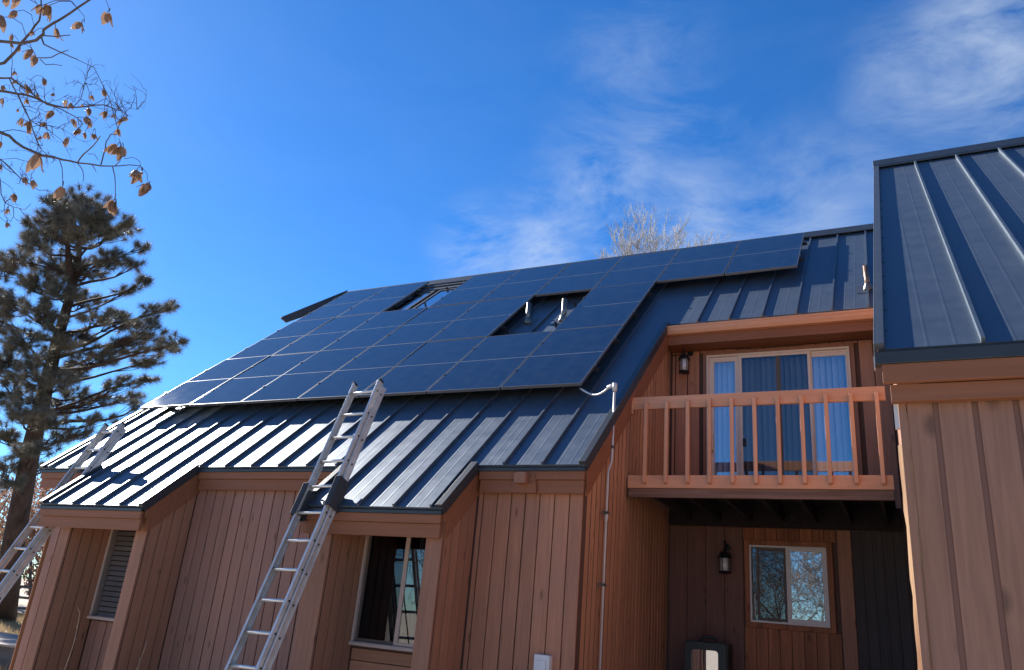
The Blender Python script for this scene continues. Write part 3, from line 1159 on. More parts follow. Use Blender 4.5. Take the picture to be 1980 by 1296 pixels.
wrf = MB()
wrf.hexa([wp(wrx(WS0) + .01, WS0 + .02, -.07), wp(WXR, WS0 + .02, -.07), wp(WXR, WS1, -.07), wp(wrx(WS1) + .01, WS1, -.07),
          wp(wrx(WS0) + .01, WS0 + .02, -.012), wp(WXR, WS0 + .02, -.012), wp(WXR, WS1, -.012), wp(wrx(WS1) + .01, WS1, -.012)])
t = wp(0, WS1)
wrf.hexa([(.05, t.y, t.z - .07), (WXR, t.y, t.z - .07), (WXR, 13.6, 2.9), (.05, 13.6, 2.9), (.05, t.y, t.z - .012), (WXR, t.y, t.z - .012), (WXR, 13.6, 2.96), (.05, 13.6, 2.96)])
wroof = wrf.build('roof', 'underlay', wing)
wseams = [.481 + .4235 * k for k in range(12)]
wseams = [x for x in wseams if x < WXR - .05]


def wpan(a, b):
    mb = MB()
    if a is None:
        def pt(x, s, off):
            if x < 0:
                return wp(wrx(s) + .01, s, off)
            return wp(x, s, off)
        c1, c2 = 0.481 - .27, .481 - .13
        prof = [(-1, 0), (c1 - .012, 0), (c1, .0011), (c1 + .012, 0), (c2 - .012, 0), (c2, .0011), (c2 + .012, 0), (b, 0)]
        n = len(prof)
        v = [pt(x, s, h) for s in (WS0, WS1) for (x, h) in prof] + [pt(x, WS0, -.03) for (x, h) in prof]
        f = [(i, i + 1, n + i + 1, n + i) for i in range(n - 1)] + [(2 * n + i, 2 * n + i + 1, i + 1, i) for i in range(n - 1)]
        mb.add(v, f)
    else:
        pan(mb, a, b, WS0, WS1, wp)
    mb.build('roof_pan', 'roof_metal', wroof)


we = [None] + wseams + [WXR]
for a, b in zip(we[:-1], we[1:]):
    wpan(a, b)
for x in wseams:
    mb = MB()
    seam(mb, x, WS0 - .004, WS1, wp, h=.036, w=.010)
    mb.build('seam', 'roof_metal', wroof)
# rake trim along the flared edge
mb = MB()
for (u0, u1, n0, n1) in ((-.0, .045, 0.0, .042), (-.012, .0, -.10, .042)):
    P = []
    for n in (n0, n1):
        P += [wp(wrx(WS0) + u0, WS0 - .01, n), wp(wrx(WS0) + u1, WS0 - .01, n), wp(wrx(WS1) + u1, WS1, n), wp(wrx(WS1) + u0, WS1, n)]
    mb.hexa(P)
mb.build('rake_trim', 'roof_cap', wroof, bevel=.003)
for k in range(16):
    s = WS0 + .3 + k * (WS1 - WS0 - .4) / 15
    MB().lathe(wp(wrx(s) + .056, s, 0), [(.006, 0), (.006, .004), (.003, .006)], 6, NV).build('screw', 'rail_metal', wroof)
mb = MB()
a = wp(0, WS1 - .12, .045)
b = wp(0, WS1 + .03, .085)
x0 = wrx(WS1) - .02
mb.hexa([(x0, a.y, a.z - .03), (WXR, a.y, a.z - .03), (WXR, b.y, b.z - .03), (x0, b.y, b.z - .03), (x0, a.y, a.z), (WXR, a.y, a.z), (WXR, b.y, b.z), (x0, b.y, b.z)])
mb.hexa([(x0, b.y, b.z - .03), (WXR, b.y, b.z - .03), (WXR, b.y + .15, b.z - .17), (x0, b.y + .15, b.z - .17), (x0, b.y, b.z), (WXR, b.y, b.z), (WXR, b.y + .15, b.z - .14), (x0, b.y + .15, b.z - .14)])
mb.build('ridge_cap', 'roof_cap', wroof, bevel=.004)
e = wp(0, WS0)
box('drip_edge', 'roof_trim', wroof, wrx(WS0) - .012, WXR, e.y - .05, e.y + .02, e.z - .105, e.z - .031, bevel=.004)
box('drip_corner', 'pvc', wroof, wrx(WS0) - .018, wrx(WS0) - .0125, e.y - .03, e.y + .015, e.z - .125, e.z - .05)
box('fascia_board', 'fascia', wing, -.030, WXR, 4.605, 4.64, Z(1.425), Z(1.535), bevel=.003)
box('fascia_board', 'fascia', wing, .004, WXR, 4.642, 4.70, Z(1.325), Z(1.423), bevel=.003)
box('soffit', 'fascia', wing, -.0, WXR, 4.702, WFY + .013, Z(1.41), Z(1.43))

# ------------------------------------------------------------------ solar panels
ORD = ['first', 'second', 'third', 'fourth', 'fifth', 'sixth', 'seventh', 'eighth', 'ninth']
ROWN = ['bottom row', 'middle row', 'top row']
have = {0: list(range(7)), 1: [0, 1, 2, 3, 4, 6], 2: [0, 1, 3, 4, 5, 6, 7, 8]}
PW, PL_ = 1.045, 1.928
ax, ay, az = Vector((1, 0, 0)), SV, NV
protoP = None
rot = Matrix((ax, ay, az)).transposed().to_euler()


def pmesh(name, mb, m):
    me = bpy.data.meshes.new(name)
    me.from_pydata([tuple(p) for p in mb.v], [], mb.f)
    me.update()
    me.materials.append(MATS[m])
    return me


fr = MB()
k, tk = 0.009, 0.036
fr.box(0, PW, 0, k, -tk, 0).box(0, PW, PL_ - k, PL_, -tk, 0).box(0, k, k, PL_ - k, -tk, 0).box(PW - k, PW, k, PL_ - k, -tk, 0)
me_frame = pmesh('frame', fr, 'panel_frame')
me_cells = pmesh('cell_sheet', MB().box(k, PW - k, k, PL_ - k, -.008, -.002), 'solar_cells')
me_strip = pmesh('centre_strip', MB().box(k, PW - k, PL_ / 2 - .003, PL_ / 2 + .003, -.0018, -.0005), 'panel_strip')
me_clamp = pmesh('clamp', MB().box(-.022, .002, -.02, .02, -.02, .006).box(-.016, -.004, -.006, .006, .006, .014), 'panel_frame')
for r in range(3):
    for n_, c in enumerate(have[r]):
        p = rp(PX0 + c * CW + .007, r * RP + .008, PH)
        if r == 2:
            extra = ' right of the skylight gap' if c > 2 else ' left of the skylight gap'
            q = n_ if c < 2 else n_ - 2
            lab = 'black solar panel, %s in the top row%s' % (ORD[q], extra)
        elif r == 1 and c == 6:
            lab = 'black solar panel alone right of the vent gap in the middle row'
        else:
            lab = 'black solar panel, %s from the left in the %s' % (ORD[c], ROWN[r])
        root = empty('solar_panel', p, lab, 'solar panel', 'solar panels on the main roof')
        root.rotation_euler = (rot.x + R_.gauss(0, .0022), rot.y + R_.gauss(0, .0022), rot.z)
        for nm, me in (('frame', me_frame), ('cell_sheet', me_cells), ('centre_strip', me_strip)):
            o = bpy.data.objects.new(nm, me)
            col.objects.link(o)
            o.parent = root
        for s in (.27, .75):
            o = bpy.data.objects.new('clamp', me_clamp)
            col.objects.link(o)
            o.parent = root
            o.location = (0.004, PL_ * s, 0)
        if (r, c) in ((0, 6), (1, 6), (2, 8), (1, 4), (2, 1)):
            for s in (.27, .75):
                o = bpy.data.objects.new('clamp', me_clamp)
                col.objects.link(o)
                o.parent = root
                o.location = (PW + .018, PL_ * s, 0)
# mounting rails with feet clipped to the seams
for r in range(3):
    for h_, hn in ((.27, 'lower'), (.75, 'upper')):
        s = r * RP + h_ * PL_
        x1 = PX0 + (7 if r < 2 else 9) * CW + .05
        x0 = PX0 - .04
        root = empty('mounting_rail', rp((x0 + x1) / 2, s, 0), 'black mounting rail under the %s half of the %s of solar panels' % (hn, ROWN[r]), 'mounting rail', 'rails under the solar panels')
        segs = [(x0, x1)]
        if r == 2:
            segs = [(x0, PX0 + 2 * CW + .03), (PX0 + 3 * CW - .03, x1)]
        if r == 1:
            segs = [(x0, PX0 + 5 * CW + .03), (PX0 + 6 * CW - .03, x1)]
        mb = MB()
        for (a, b) in segs:
            mb.hexa([rp(a, s - .02, .098), rp(b, s - .02, .098), rp(b, s + .02, .098), rp(a, s + .02, .098),
                     rp(a, s - .02, .142), rp(b, s - .02, .142), rp(b, s + .02, .142), rp(a, s + .02, .142)])
        mb.build('rail_bar', 'rail_metal', root)
        for i, x in enumerate(seams):
            if not (x0 < x < x1) or (i % 2 and x < -3.4):
                continue
            mb = MB()
            mb.hexa([rp(x - .02, s - .025, .012), rp(x + .02, s - .025, .012), rp(x + .02, s + .025, .012), rp(x - .02, s + .025, .012),
                     rp(x - .02, s - .025, .05), rp(x + .02, s - .025, .05), rp(x + .02, s + .025, .05), rp(x - .02, s + .025, .05)])
            mb.hexa([rp(x - .018, s - .030, .05), rp(x + .018, s - .030, .05), rp(x + .018, s - .022, .05), rp(x - .018, s - .022, .05),
                     rp(x - .018, s - .030, .145), rp(x + .018, s - .030, .145), rp(x + .018, s - .022, .145), rp(x - .018, s - .022, .145)])
            mb.lathe(rp(x, s - .032, .12), [(.012, 0), (.012, .01)], 6, -SV)
            mb.build('foot', 'rail_metal', root)

# ------------------------------------------------------------------ pipes on the roof
def vent(x, s, hgt, rad, label, m='galvanised', boot='galvanised', tilt=0.0):
    p = rp(x, s, 0)
    root = empty('vent_pipe', p, label, 'vent pipe', 'plumbing vents on the roof')
    MB().tube([p + Vector((0, 0, -.05)), p + Vector((tilt, 0, hgt))], rad, 12).build('pipe', m, root, smooth=True)
    MB().lathe(p + Vector((0, 0, .0)) + NV * 0.004, [(rad * 2.0, -.03), (rad * 1.8, .01), (rad * 1.25, .06), (rad * 1.1, .08)], 14, Vector((0, -.25, 1)).normalized()).build('boot', boot, root, smooth=True)
    MB().hexa([rp(x - .14, s - .16, .002), rp(x + .14, s - .16, .002), rp(x + .14, s + .16, .002), rp(x - .14, s + .16, .002),
               rp(x - .14, s - .16, .006), rp(x + .14, s - .16, .006), rp(x + .14, s + .16, .006), rp(x - .14, s + .16, .006)]).build('flashing', 'roof_cap', root)


vent(-4.47, 2.92, .36, .042, 'bright metal vent pipe at the right inside the gap in the panels')
vent(-5.11, 2.98, .34, .04, 'metal vent pipe at the left inside the gap in the panels')
vent(-.15, 3.02, .34, .033, 'short coppery vent pipe on the bare roof beside the wing', 'copper_pipe', 'galvanised', -.01)

# ------------------------------------------------------------------ electrical conduit on the gable wall
cx, cy = GX + .055, 7.655
cond = empty('conduit', (cx, 7.6, 0), 'white conduit rising up the gable wall to the solar panels', 'conduit')
tp = Z(2.47)
MB().tube([(cx, cy, tp), (cx, cy, Z(1.70)), (cx, cy - .008, Z(1.64)), (cx, cy - .09, Z(1.54)), (cx, cy - .098, Z(1.48)), (cx, cy - .098, .3)],
          [.0135, .0135, .0112, .0112, .0112, .0112], 10).build('pipe', 'pvc', cond, smooth=True)
MB().tube([(cx, cy, tp - .05), (cx, cy, tp + .04)], .026, 12).tube([(cx, cy, tp + .02), (cx - .09, cy + .03, tp + .005)], .022, 10).build('elbow_fitting', 'pvc', cond, smooth=True)
q0, q1 = Vector((cx - .08, cy + .03, tp + .005)), rp(-3.22, .02, .10)
pts = []
for i in range(13):
    t = i / 12
    pts.append(q0.lerp(q1, t) + Vector((0, 0, -.10 * math.sin(math.pi * t) ** 1.0 * (1 - .4 * t))))
MB().tube(pts, .012, 8).build('flexible_whip', 'pvc', cond, smooth=True)
for zz in (Z(1.80), Z(1.10), Z(.4)):
    yy = cy if zz > Z(1.6) else cy - .098
    box('strap', 'galvanised', cond, cx - .034, cx + .017, yy - .045, yy + .045, zz - .012, zz + .012)
MB().tube([(cx, cy - .098, Z(1.10)), (cx, cy - .098, Z(1.02))], .018, 10).build('coupling', 'pvc', cond, smooth=True)


# ------------------------------------------------------------------ lanterns
def lantern(x, y, ztop, zbot, w, label, hang):
    root = empty('wall_lantern', (x, y, zbot), label, 'lantern', 'lanterns by the balcony')
    h = ztop - zbot
    zb, zt = zbot, zbot + h * .48
    MB().lathe((x, y, zb), [(w * .5, 0), (w * .56, .008), (w * .5, .018), (w * .42, .026)], 6).build('base', 'black_iron', root)
    MB().lathe((x, y, zb + .024), [(w * .33, 0), (w * .36, zt - zb - .03)], 8).build('lamp_shade', 'lamp_glass', root, smooth=True)
    mb = MB()
    for k in range(6):
        a = math.pi / 3 * k + .3
        mb.tube([(x + math.cos(a) * w * .42, y + math.sin(a) * w * .42, zb + .02), (x + math.cos(a) * w * .48, y + math.sin(a) * w * .48, zt)], .005, 4)
    mb.build('cage', 'black_iron', root)
    MB().lathe((x, y, zt - .006), [(w * .62, 0), (w * .58, .014), (w * .40, h * .14), (w * .14, h * .21), (w * .10, h * .26), (w * .14, h * .29), (w * .04, h * .34)], 6).build('cap', 'black_iron', root)
    if hang:
        pts = [(x, y, zt + h * .30), (x - .02, y, zt + h * .42), (x + .015, y + .02, ztop), (x + .04, y + .10, ztop + .01), (x + .04, RY - .018, ztop - .02)]
    else:
        pts = [(x, y, zt + h * .30), (x, y, ztop), (x, y + .05, ztop + .015), (x, RY - .018, ztop - .07)]
    MB().tube(pts, .008, 6).build('bracket', 'black_iron', root, smooth=True)
    MB().lathe((x + (.04 if hang else 0), RY - .016, ztop - .06), [(.045, 0), (.04, .02)], 10, Vector((0, -1, 0))).build('wall_plate', 'black_iron', root)


lantern(-2.50, 9.93, Z(3.76), Z(3.35), .145, 'round black lantern hanging under the upper eave beside the sliding door', True)
lantern(-1.99, 9.98, Z(1.14), Z(.755), .16, 'black wall lantern below the balcony left of the small window', False)

# cable strung along the top of the balcony wall
cab = MB()
pts = [(-2.70, 9.98, Z(3.66)), (-2.56, 10.05, Z(3.735)), (-2.45, 10.08, Z(3.75))]
pts = [(-2.72, 10.07, Z(3.66)), (-2.62, 10.09, Z(3.67)), (-2.50, 10.10, Z(3.755)), (-2.43, 10.10, Z(3.765)), (-2.1, 10.11, Z(3.725)), (-1.6, 10.11, Z(3.70)), (-1.0, 10.11, Z(3.705)), (-.45, 10.11, Z(3.715)), (.03, 10.11, Z(3.715))]
cab.tube(pts, .006, 5)
tag(cab.build('cable', 'cable_black', None, origin=(-1.3, 10.1, Z(3.7))), 'black cable strung along the wall above the sliding door', 'cable')

# junction box on the fascia
e = rp(0, S_MAIN)
jb = empty('flood_lamp_box', (-3.325, 6.85, Z(1.30)), 'small brown box fixed to the fascia above the right hand wall', 'box')
MB().prism([(-3.46, e.y + .030, e.z - .277), (-3.18, e.y + .030, e.z - .277), (-3.20, e.y + .030, e.z - .10), (-3.43, e.y + .030, e.z - .10)], (0, -.024, 0)).build('mount_plate', 'fascia', jb)
MB().box(-3.385, -3.265, e.y - .085, e.y + .004, Z(1.262), Z(1.368)).build('housing', 'trim', jb, bevel=.008)
# meter box
mbx = empty('electrical_box', (-3.02, 6.98, 0), 'pale grey electrical box low on the wall right of the second window', 'electrical box')
MB().box(-3.098, -2.945, 6.93, WY - .017, Z(-.62), Z(-.272)).build('case', 'meter_grey', mbx, bevel=.006)
MB().box(-3.068, -2.975, 6.918, 6.93, Z(-.58), Z(-.318)).build('cover', 'meter_grey', mbx, bevel=.004)

# glass fronted cabinet under the balcony
cb = empty('glass_front_cabinet', (-2.15, 9.75, 0), 'dark green upright cabinet with rounded glass front below the balcony', 'cabinet')
MB().box(-2.40, -1.90, 9.66, 9.95, 0, Z(-.045)).build('body', 'dark_green', cb, bevel=.02)


def rrect(x0, x1, z0, z1, r, y, n=5):
    P = []
    for (cx_, cz_, a0) in ((x1 - r, z1 - r, 0), (x0 + r, z1 - r, 90), (x0 + r, z0 + r, 180), (x1 - r, z0 + r, 270)):
        for i in range(n):
            a = math.radians(a0 + 90 * i / (n - 1))
            P.append((cx_ + r * math.cos(a), y, cz_ + r * math.sin(a)))
    return P


a_ = rrect(-2.385, -1.915, .2, Z(-.055), .03, 9.62)
b_ = rrect(-2.31, -2.005, .32, Z(-.135), .035, 9.62)
mb = MB()
n_ = len(a_)
v = a_ + b_ + [(p[0], 9.66, p[2]) for p in a_] + [(p[0], 9.655, p[2]) for p in b_]
f = []
for i in range(n_):
    j = (i + 1) % n_
    f += [(i, j, n_ + j, n_ + i), (2 * n_ + j, 2 * n_ + i, i, j), (n_ + i, n_ + j, 3 * n_ + j, 3 * n_ + i)]
mb.add(v, f)
mb.build('door_frame', 'dark_green', cb)
MB().prism([(p[0], 9.645, p[2]) for p in b_], (0, .006, 0)).build('pane', 'glass_cabinet', cb)
pts = [(-2.15 + .10 * math.cos(math.radians(a)), 9.80, Z(-.05) + .06 * math.sin(math.radians(a))) for a in range(0, 181, 20)]
MB().tube(pts, .018, 8).build('handle', 'dark_green', cb, smooth=True)


# ------------------------------------------------------------------ ladders
def ladder(P0, d, e, w, label, pads, nr, topx=.13):
    P0, d, e = Vector(P0), Vector(d).normalized(), Vector(e)
    e = (e - d * e.dot(d)).normalized()
    f = e.cross(d).normalized()            # out towards the viewer
    Lb = P0.z / d.z
    base = P0 - d * Lb
    root = empty('extension_ladder', base, label, 'ladder', 'extension ladders against the eaves')
    for sgn in (-1, 1):
        # fly section rail: channel with flanges
        mb = MB()
        xo = w / 2 + .014
        c0 = P0 + e * sgn * xo + d * (topx - (Lb + topx) / 2)
        hl = (Lb + topx) / 2
        mb.obox(c0, e, f, d, .004, .036, hl)
        mb.obox(c0 + f * .033 + e * sgn * (-.010), e, f, d, .013, .004, hl)
        mb.obox(c0 - f * .033 + e * sgn * (-.010), e, f, d, .013, .004, hl)
        mb.build('side_rail', 'aluminium', root, bevel=.0015)
        # base section rail, outside and behind
        mb = MB()
        c1 = c0 + e * sgn * .022 - f * .045 - d * .02
        mb.obox(c1, e, f, d, .004, .038, hl - .02)
        mb.obox(c1 + f * .035 + e * sgn * .009, e, f, d, .010, .003, hl - .02)
        mb.obox(c1 - f * .035 + e * sgn * .009, e, f, d, .010, .003, hl - .02)
        mb.build('side_rail', 'aluminium', root, bevel=.0015)
        MB().obox(P0 + e * sgn * xo + d * (topx + .012), e, f, d, .012, .038, .012).build('end_cap', 'rubber', root, bevel=.004)
        MB().obox(base + e * sgn * (xo + .02) + d * .03 - f * .03, e, f, d, .02, .05, .035).build('ladder_foot', 'rubber', root, bevel=.004)
    for i in range(nr):
        c = P0 - d * (.305 * i)
        if c.z < .1:
            break
        MB().tube([c - e * (w / 2 + .01), c + e * (w / 2 + .01)], .0165, 10).build('rung', 'aluminium_bright', root, smooth=True)
        mb = MB()
        for sgn in (-1, 1):
            q = c + e * sgn * (w / 2 + .018)
            mb.tube([q, q + e * sgn * .005], .011, 8)
            q = c + e * sgn * (w / 2 + .042) - f * .05 - d * .02
            mb.tube([q, q + e * sgn * .005], .011, 8)
        mb.build('rivet', 'rubber', root)
    if pads:
        for sgn, a0, a1 in ((-1, 1.20, 1.56), (1, 1.13, 1.47)):
            cc = P0 + e * sgn * (w / 2 + .028) - d * ((a0 + a1) / 2) - f * .03
            hl = (a1 - a0) / 2
            mb = MB()
            mb.obox(cc + e * sgn * .030, e, f, d, .006, .085, hl)
            mb.obox(cc + f * .080 + e * sgn * (-.0), e, f, d, .034, .006, hl)
            mb.obox(cc - f * .080, e, f, d, .03, .006, hl)
            mb.build('foam_pad', 'rubber', root, bevel=.006)
            mb = MB()
            mb.obox(cc - e * sgn * .034 - f * .04 - d * .02, e, f, d, .005, .07, hl * .8)
            mb.build('pad_flap', 'rubber', root, bevel=.004)
    # rope hanging between the sections
    pts = []
    for i in range(24):
        t = i / 23
        pts.append(P0 + e * (.09 - .05 * t + .012 * math.sin(9 * t)) - d * (.20 + t * (Lb - .5)) - f * (.055 + .03 * math.sin(math.pi * t)))
    MB().tube(pts, .0085, 5).build('rope', 'rope', root)
    return root


ladder((-5.329, 6.725, Z(2.2607)), (-.01244, .3582, .93356), (.9987, -.0414, .0292), .345,
       'aluminium extension ladder in the foreground with black pads leaning on the bay eave', True, 13)
ladder((-9.89, 7.01, Z(1.985)), (0, .4072, .9133), (.999, -.040, .0175), .345,
       'aluminium extension ladder at the far left corner of the house', False, 12)

# ------------------------------------------------------------------ trees
def limb_curve(a, b, sag, n, rng, wob):
    a, b = Vector(a), Vector(b)
    d = b - a
    side = d.orthogonal().normalized()
    up = d.cross(side).normalized()
    p1, p2 = rng.uniform(-1, 1), rng.uniform(-1, 1)
    P = []
    for i in range(n + 1):
        t = i / n
        s = math.sin(math.pi * t)
        P.append(a.lerp(b, t) + Vector((0, 0, sag * s)) + side * (wob * p1 * s) + up * (wob * p2 * math.sin(2 * math.pi * t) * .6))
    return P


def needles(mb, c, d, rng, n, ln, wd):
    d = d.normalized()
    for _ in range(n):
        v = Vector((rng.gauss(0, 1), rng.gauss(0, 1), rng.gauss(0, 1))).normalized()
        v = (v + d * .55).normalized()
        o = c + d * rng.uniform(-.10, .10)
        l = ln * rng.uniform(.7, 1.1)
        s = v.cross(Vector((rng.gauss(0, 1), rng.gauss(0, 1), rng.gauss(0, 1)))).normalized() * wd
        k = len(mb.v)
        mid = o + v * l * .5
        mb.v += [o - s * .5, o + s * .5, o + v * l + Vector((0, 0, -.02))]
        mb.f.append((k, k + 1, k + 2))


DP = 27.0
rng = random.Random(5)
base = at(6, 1200, DP)
base.z = 0
tp = [base, at(28, 1040, DP), at(62, 860, DP), at(92, 735, DP), at(112, 655, DP), at(135, 575, DP), at(152, 500, DP), at(160, 420, DP), at(158, 375, DP)]
pine = empty('pine_tree', base, 'tall dark pine tree standing left behind the house', 'tree')
mb = MB()
mb.tube(tp, [.42, .36, .30, .24, .19, .15, .09, .05, .02], 12)
mb.tube([at(140, 565, DP), at(135, 520, DP - .3), at(130, 470, DP - .4), at(122, 410, DP - .4)], [.16, .12, .07, .03], 8)
mb.build('trunk', 'pine_bark', pine, smooth=True)
blobs = [(150, 392, 48, 34), (112, 412, 34, 34), (192, 420, 32, 40), (160, 445, 52, 40), (100, 455, 40, 36), (58, 440, 20, 22), (66, 465, 26, 22), (248, 432, 24, 16), (222, 452, 30, 20),
         (272, 476, 14, 12), (262, 512, 18, 14), (248, 560, 26, 12), (276, 545, 12, 9), (215, 500, 34, 26), (110, 515, 52, 28), (160, 520, 46, 26), (28, 500, 34, 22), (8, 520, 26, 26), (70, 545, 40, 24),
         (20, 590, 36, 28), (85, 600, 40, 22), (-10, 620, 30, 40), (45, 655, 50, 26), (10, 700, 40, 30), (195, 612, 42, 16), (240, 622, 42, 20), (300, 604, 28, 18), (330, 592, 14, 14), (280, 640, 40, 22),
         (338, 664, 16, 18), (312, 668, 30, 20), (240, 668, 50, 22), (180, 690, 50, 20), (285, 700, 34, 16), (150, 720, 46, 18), (70, 725, 50, 24), (20, 760, 44, 24), (286, 736, 18, 9), (232, 742, 44, 13),
         (255, 772, 36, 11), (185, 775, 46, 13), (120, 790, 50, 18), (50, 800, 50, 20), (10, 840, 36, 24), (110, 845, 40, 16), (190, 812, 44, 10), (70, 870, 40, 14), (270, 786, 30, 9), (150, 840, 40, 10),
         (95, 625, 34, 18), (125, 665, 30, 16), (80, 690, 34, 18), (118, 735, 36, 16), (60, 770, 34, 18), (100, 815, 36, 14), (40, 870, 30, 14), (150, 760, 36, 14), (150, 650, 40, 16), (170, 580, 40, 18), (120, 560, 40, 20), (30, 935, 30, 12), (90, 905, 34, 10), (-40, 560, 40, 50), (-50, 700, 50, 60), (-40, 820, 46, 40), (10, 900, 30, 18)]
FRONT = {(95, 625), (80, 690), (118, 735), (60, 770), (100, 815), (40, 870), (125, 665), (30, 935)}
lb = MB()
nd = MB()
for (bx, by, rx, ry) in blobs:
    spread = rng.uniform(-1.0, 1.0) * 2.2
    if abs(bx - 140) < 60 and by < 540:
        spread *= .6
    if (bx, by) in FRONT:
        spread = -1.3
    cen = at(bx, by, DP + spread)
    # limb from the trunk, lower than the clump
    ty = by + 18 + abs(bx - 130) * .20 + rng.uniform(0, 14)
    best = None
    for i in range(len(tp) - 1):
        for t in (0, .25, .5, .75):
            q = tp[i].lerp(tp[i + 1], t)
            dd = abs(q.z - at(130, min(ty, 960), DP).z)
            if best is None or dd < best[0]:
                best = (dd, q)
    P = limb_curve(best[1], cen, -.15, 6, rng, .25)
    r0 = .035 + .011 * (cen - best[1]).length
    lb.tube(P, [r0 * (1 - .8 * i / 6) for i in range(7)], 6)
    ntf = max(9, int(rx * ry / 27))
    for _ in range(ntf):
        v = Vector((rng.gauss(0, 1), rng.gauss(0, 1), rng.gauss(0, 1))).normalized() * (rng.random() ** .4)
        c = cen + (RIGHT * (v.x * rx) + UP * (v.y * ry)) * (DP / FPX) + FWD * (v.z * (rx + ry) * .5 * DP / FPX)
        a = P[rng.choice((4, 5, 6))]
        lb.tube([a, a.lerp(c, .5) + Vector((0, 0, -.05)), c], [.016, .012, .007], 3, cap=False)
        dirn = (c - a)
        if dirn.length < .05:
            dirn = Vector((0, 0, 1))
        dirn = dirn.normalized() + Vector((0, 0, .35))
        needles(nd, c, dirn, rng, rng.randint(110, 150), .29, .0105)
lb.build('branches', 'pine_bark', pine)
tag(nd.build('needles', 'needle', pine), kind='stuff')


def grow(mb, p, d, ln, r, depth, rng, up=.12, spread=.55, sides=4, minr=.0025, kids=(2, 3)):
    n = 3
    pts = [p]
    rad = [r]
    q = Vector(p)
    dd = Vector(d)
    for i in range(n):
        dd = (dd + Vector((rng.gauss(0, .12), rng.gauss(0, .12), rng.gauss(0, .10) + up * .4))).normalized()
        q = q + dd * ln / n
        pts.append(q.copy())
        rad.append(max(minr, r * (1 - .38 * (i + 1) / n)))
    mb.tube(pts, rad, sides if r > .02 else 3, cap=False)
    if depth == 0:
        return
    for i in range(rng.randint(*kids)):
        nd_ = (dd + Vector((rng.gauss(0, spread), rng.gauss(0, spread), rng.gauss(0, spread) + up))).normalized()
        st = pts[rng.choice((2, 3, 3))]
        grow(mb, st, nd_, ln * rng.uniform(.62, .84), rad[-1] * rng.uniform(.6, .85), depth - 1, rng, up, spread, sides, minr, kids)


def bare_tree(name, base, h, r, label, m, seed, depth=6, minr=.004, lean=(0, 0), group=None, trunk=.34, kids=(2, 3), spread=.42):
    rg = random.Random(seed)
    base = Vector(base)
    root = empty(name, base, label, 'tree', group)
    fork = base + Vector((lean[0], lean[1], h * trunk))
    MB().tube([base, base.lerp(fork, .5), fork], [r, r * .85, r * .7], 10).build('trunk', m, root, smooth=True)
    mb = MB()
    for k in range(4):
        a = 2 * math.pi * k / 4 + rg.uniform(-.4, .4)
        grow(mb, fork - Vector((0, 0, rg.uniform(0, h * .06))), Vector((math.cos(a) * .5, math.sin(a) * .5, 1)).normalized(), h * .19, r * .5, depth, rg, .10, spread, 5, minr, kids)
    mb.build('crown', m, root)
    return root


bt = at(1262, 720, 24.0)
bb = Vector((bt.x, bt.y, 0))
bare = empty('bare_tree', bb, 'pale leafless tree rising behind the ridge of the main roof', 'tree')
MB().tube([bb, bb.lerp(bt, .5) + Vector((.1, 0, 0)), bt], [.2, .17, .13], 10).build('trunk', 'pale_bark', bare, smooth=True)
rgb = random.Random(8)
cr = MB()


def whip(p, d, ln, r, lev):
    pts = [p]
    q = p.copy()
    dd = d.copy()
    for i in range(4):
        dd = (dd + Vector((rgb.gauss(0, .10), rgb.gauss(0, .10), rgb.gauss(0, .07) + .10))).normalized()
        q = q + dd * ln / 4
        pts.append(q.copy())
    cr.tube(pts, [max(.0042, r * (1 - .18 * i)) for i in range(5)], 4 if r > .02 else 3, cap=False)
    if lev:
        for k in range(rgb.randint(3, 4)):
            st = pts[rgb.choice((1, 2, 2, 3, 3, 4))]
            whip(st, (dd + Vector((rgb.gauss(0, .42), rgb.gauss(0, .42), rgb.gauss(0, .30) + .12))).normalized(), ln * rgb.uniform(.5, .75), r * .62, lev - 1)


for (tx, ty, dz) in ((1150, 512, .4), (1168, 498, 0), (1185, 482, -.5), (1205, 462, .8), (1222, 446, -.6), (1240, 436, .3), (1258, 438, -.9), (1278, 448, .6), (1300, 458, 0), (1322, 464, -.5), (1345, 472, .9),
                     (1362, 482, -.2), (1235, 470, 1.2), (1275, 475, -1.4), (1195, 500, .5), (1310, 480, 1.1)):
    tgt = at(tx, ty, 24.0 + dz)
    mid = bt.lerp(tgt, .55) + Vector((rgb.gauss(0, .08), rgb.gauss(0, .08), -.05))
    cr.tube([bt, bt.lerp(mid, .5), mid], [.06, .048, .034], 5, cap=False)
    d0 = (tgt - mid)
    whip(mid, d0.normalized(), d0.length * .66, .026, 4)
cr.build('crown', 'pale_bark', bare)

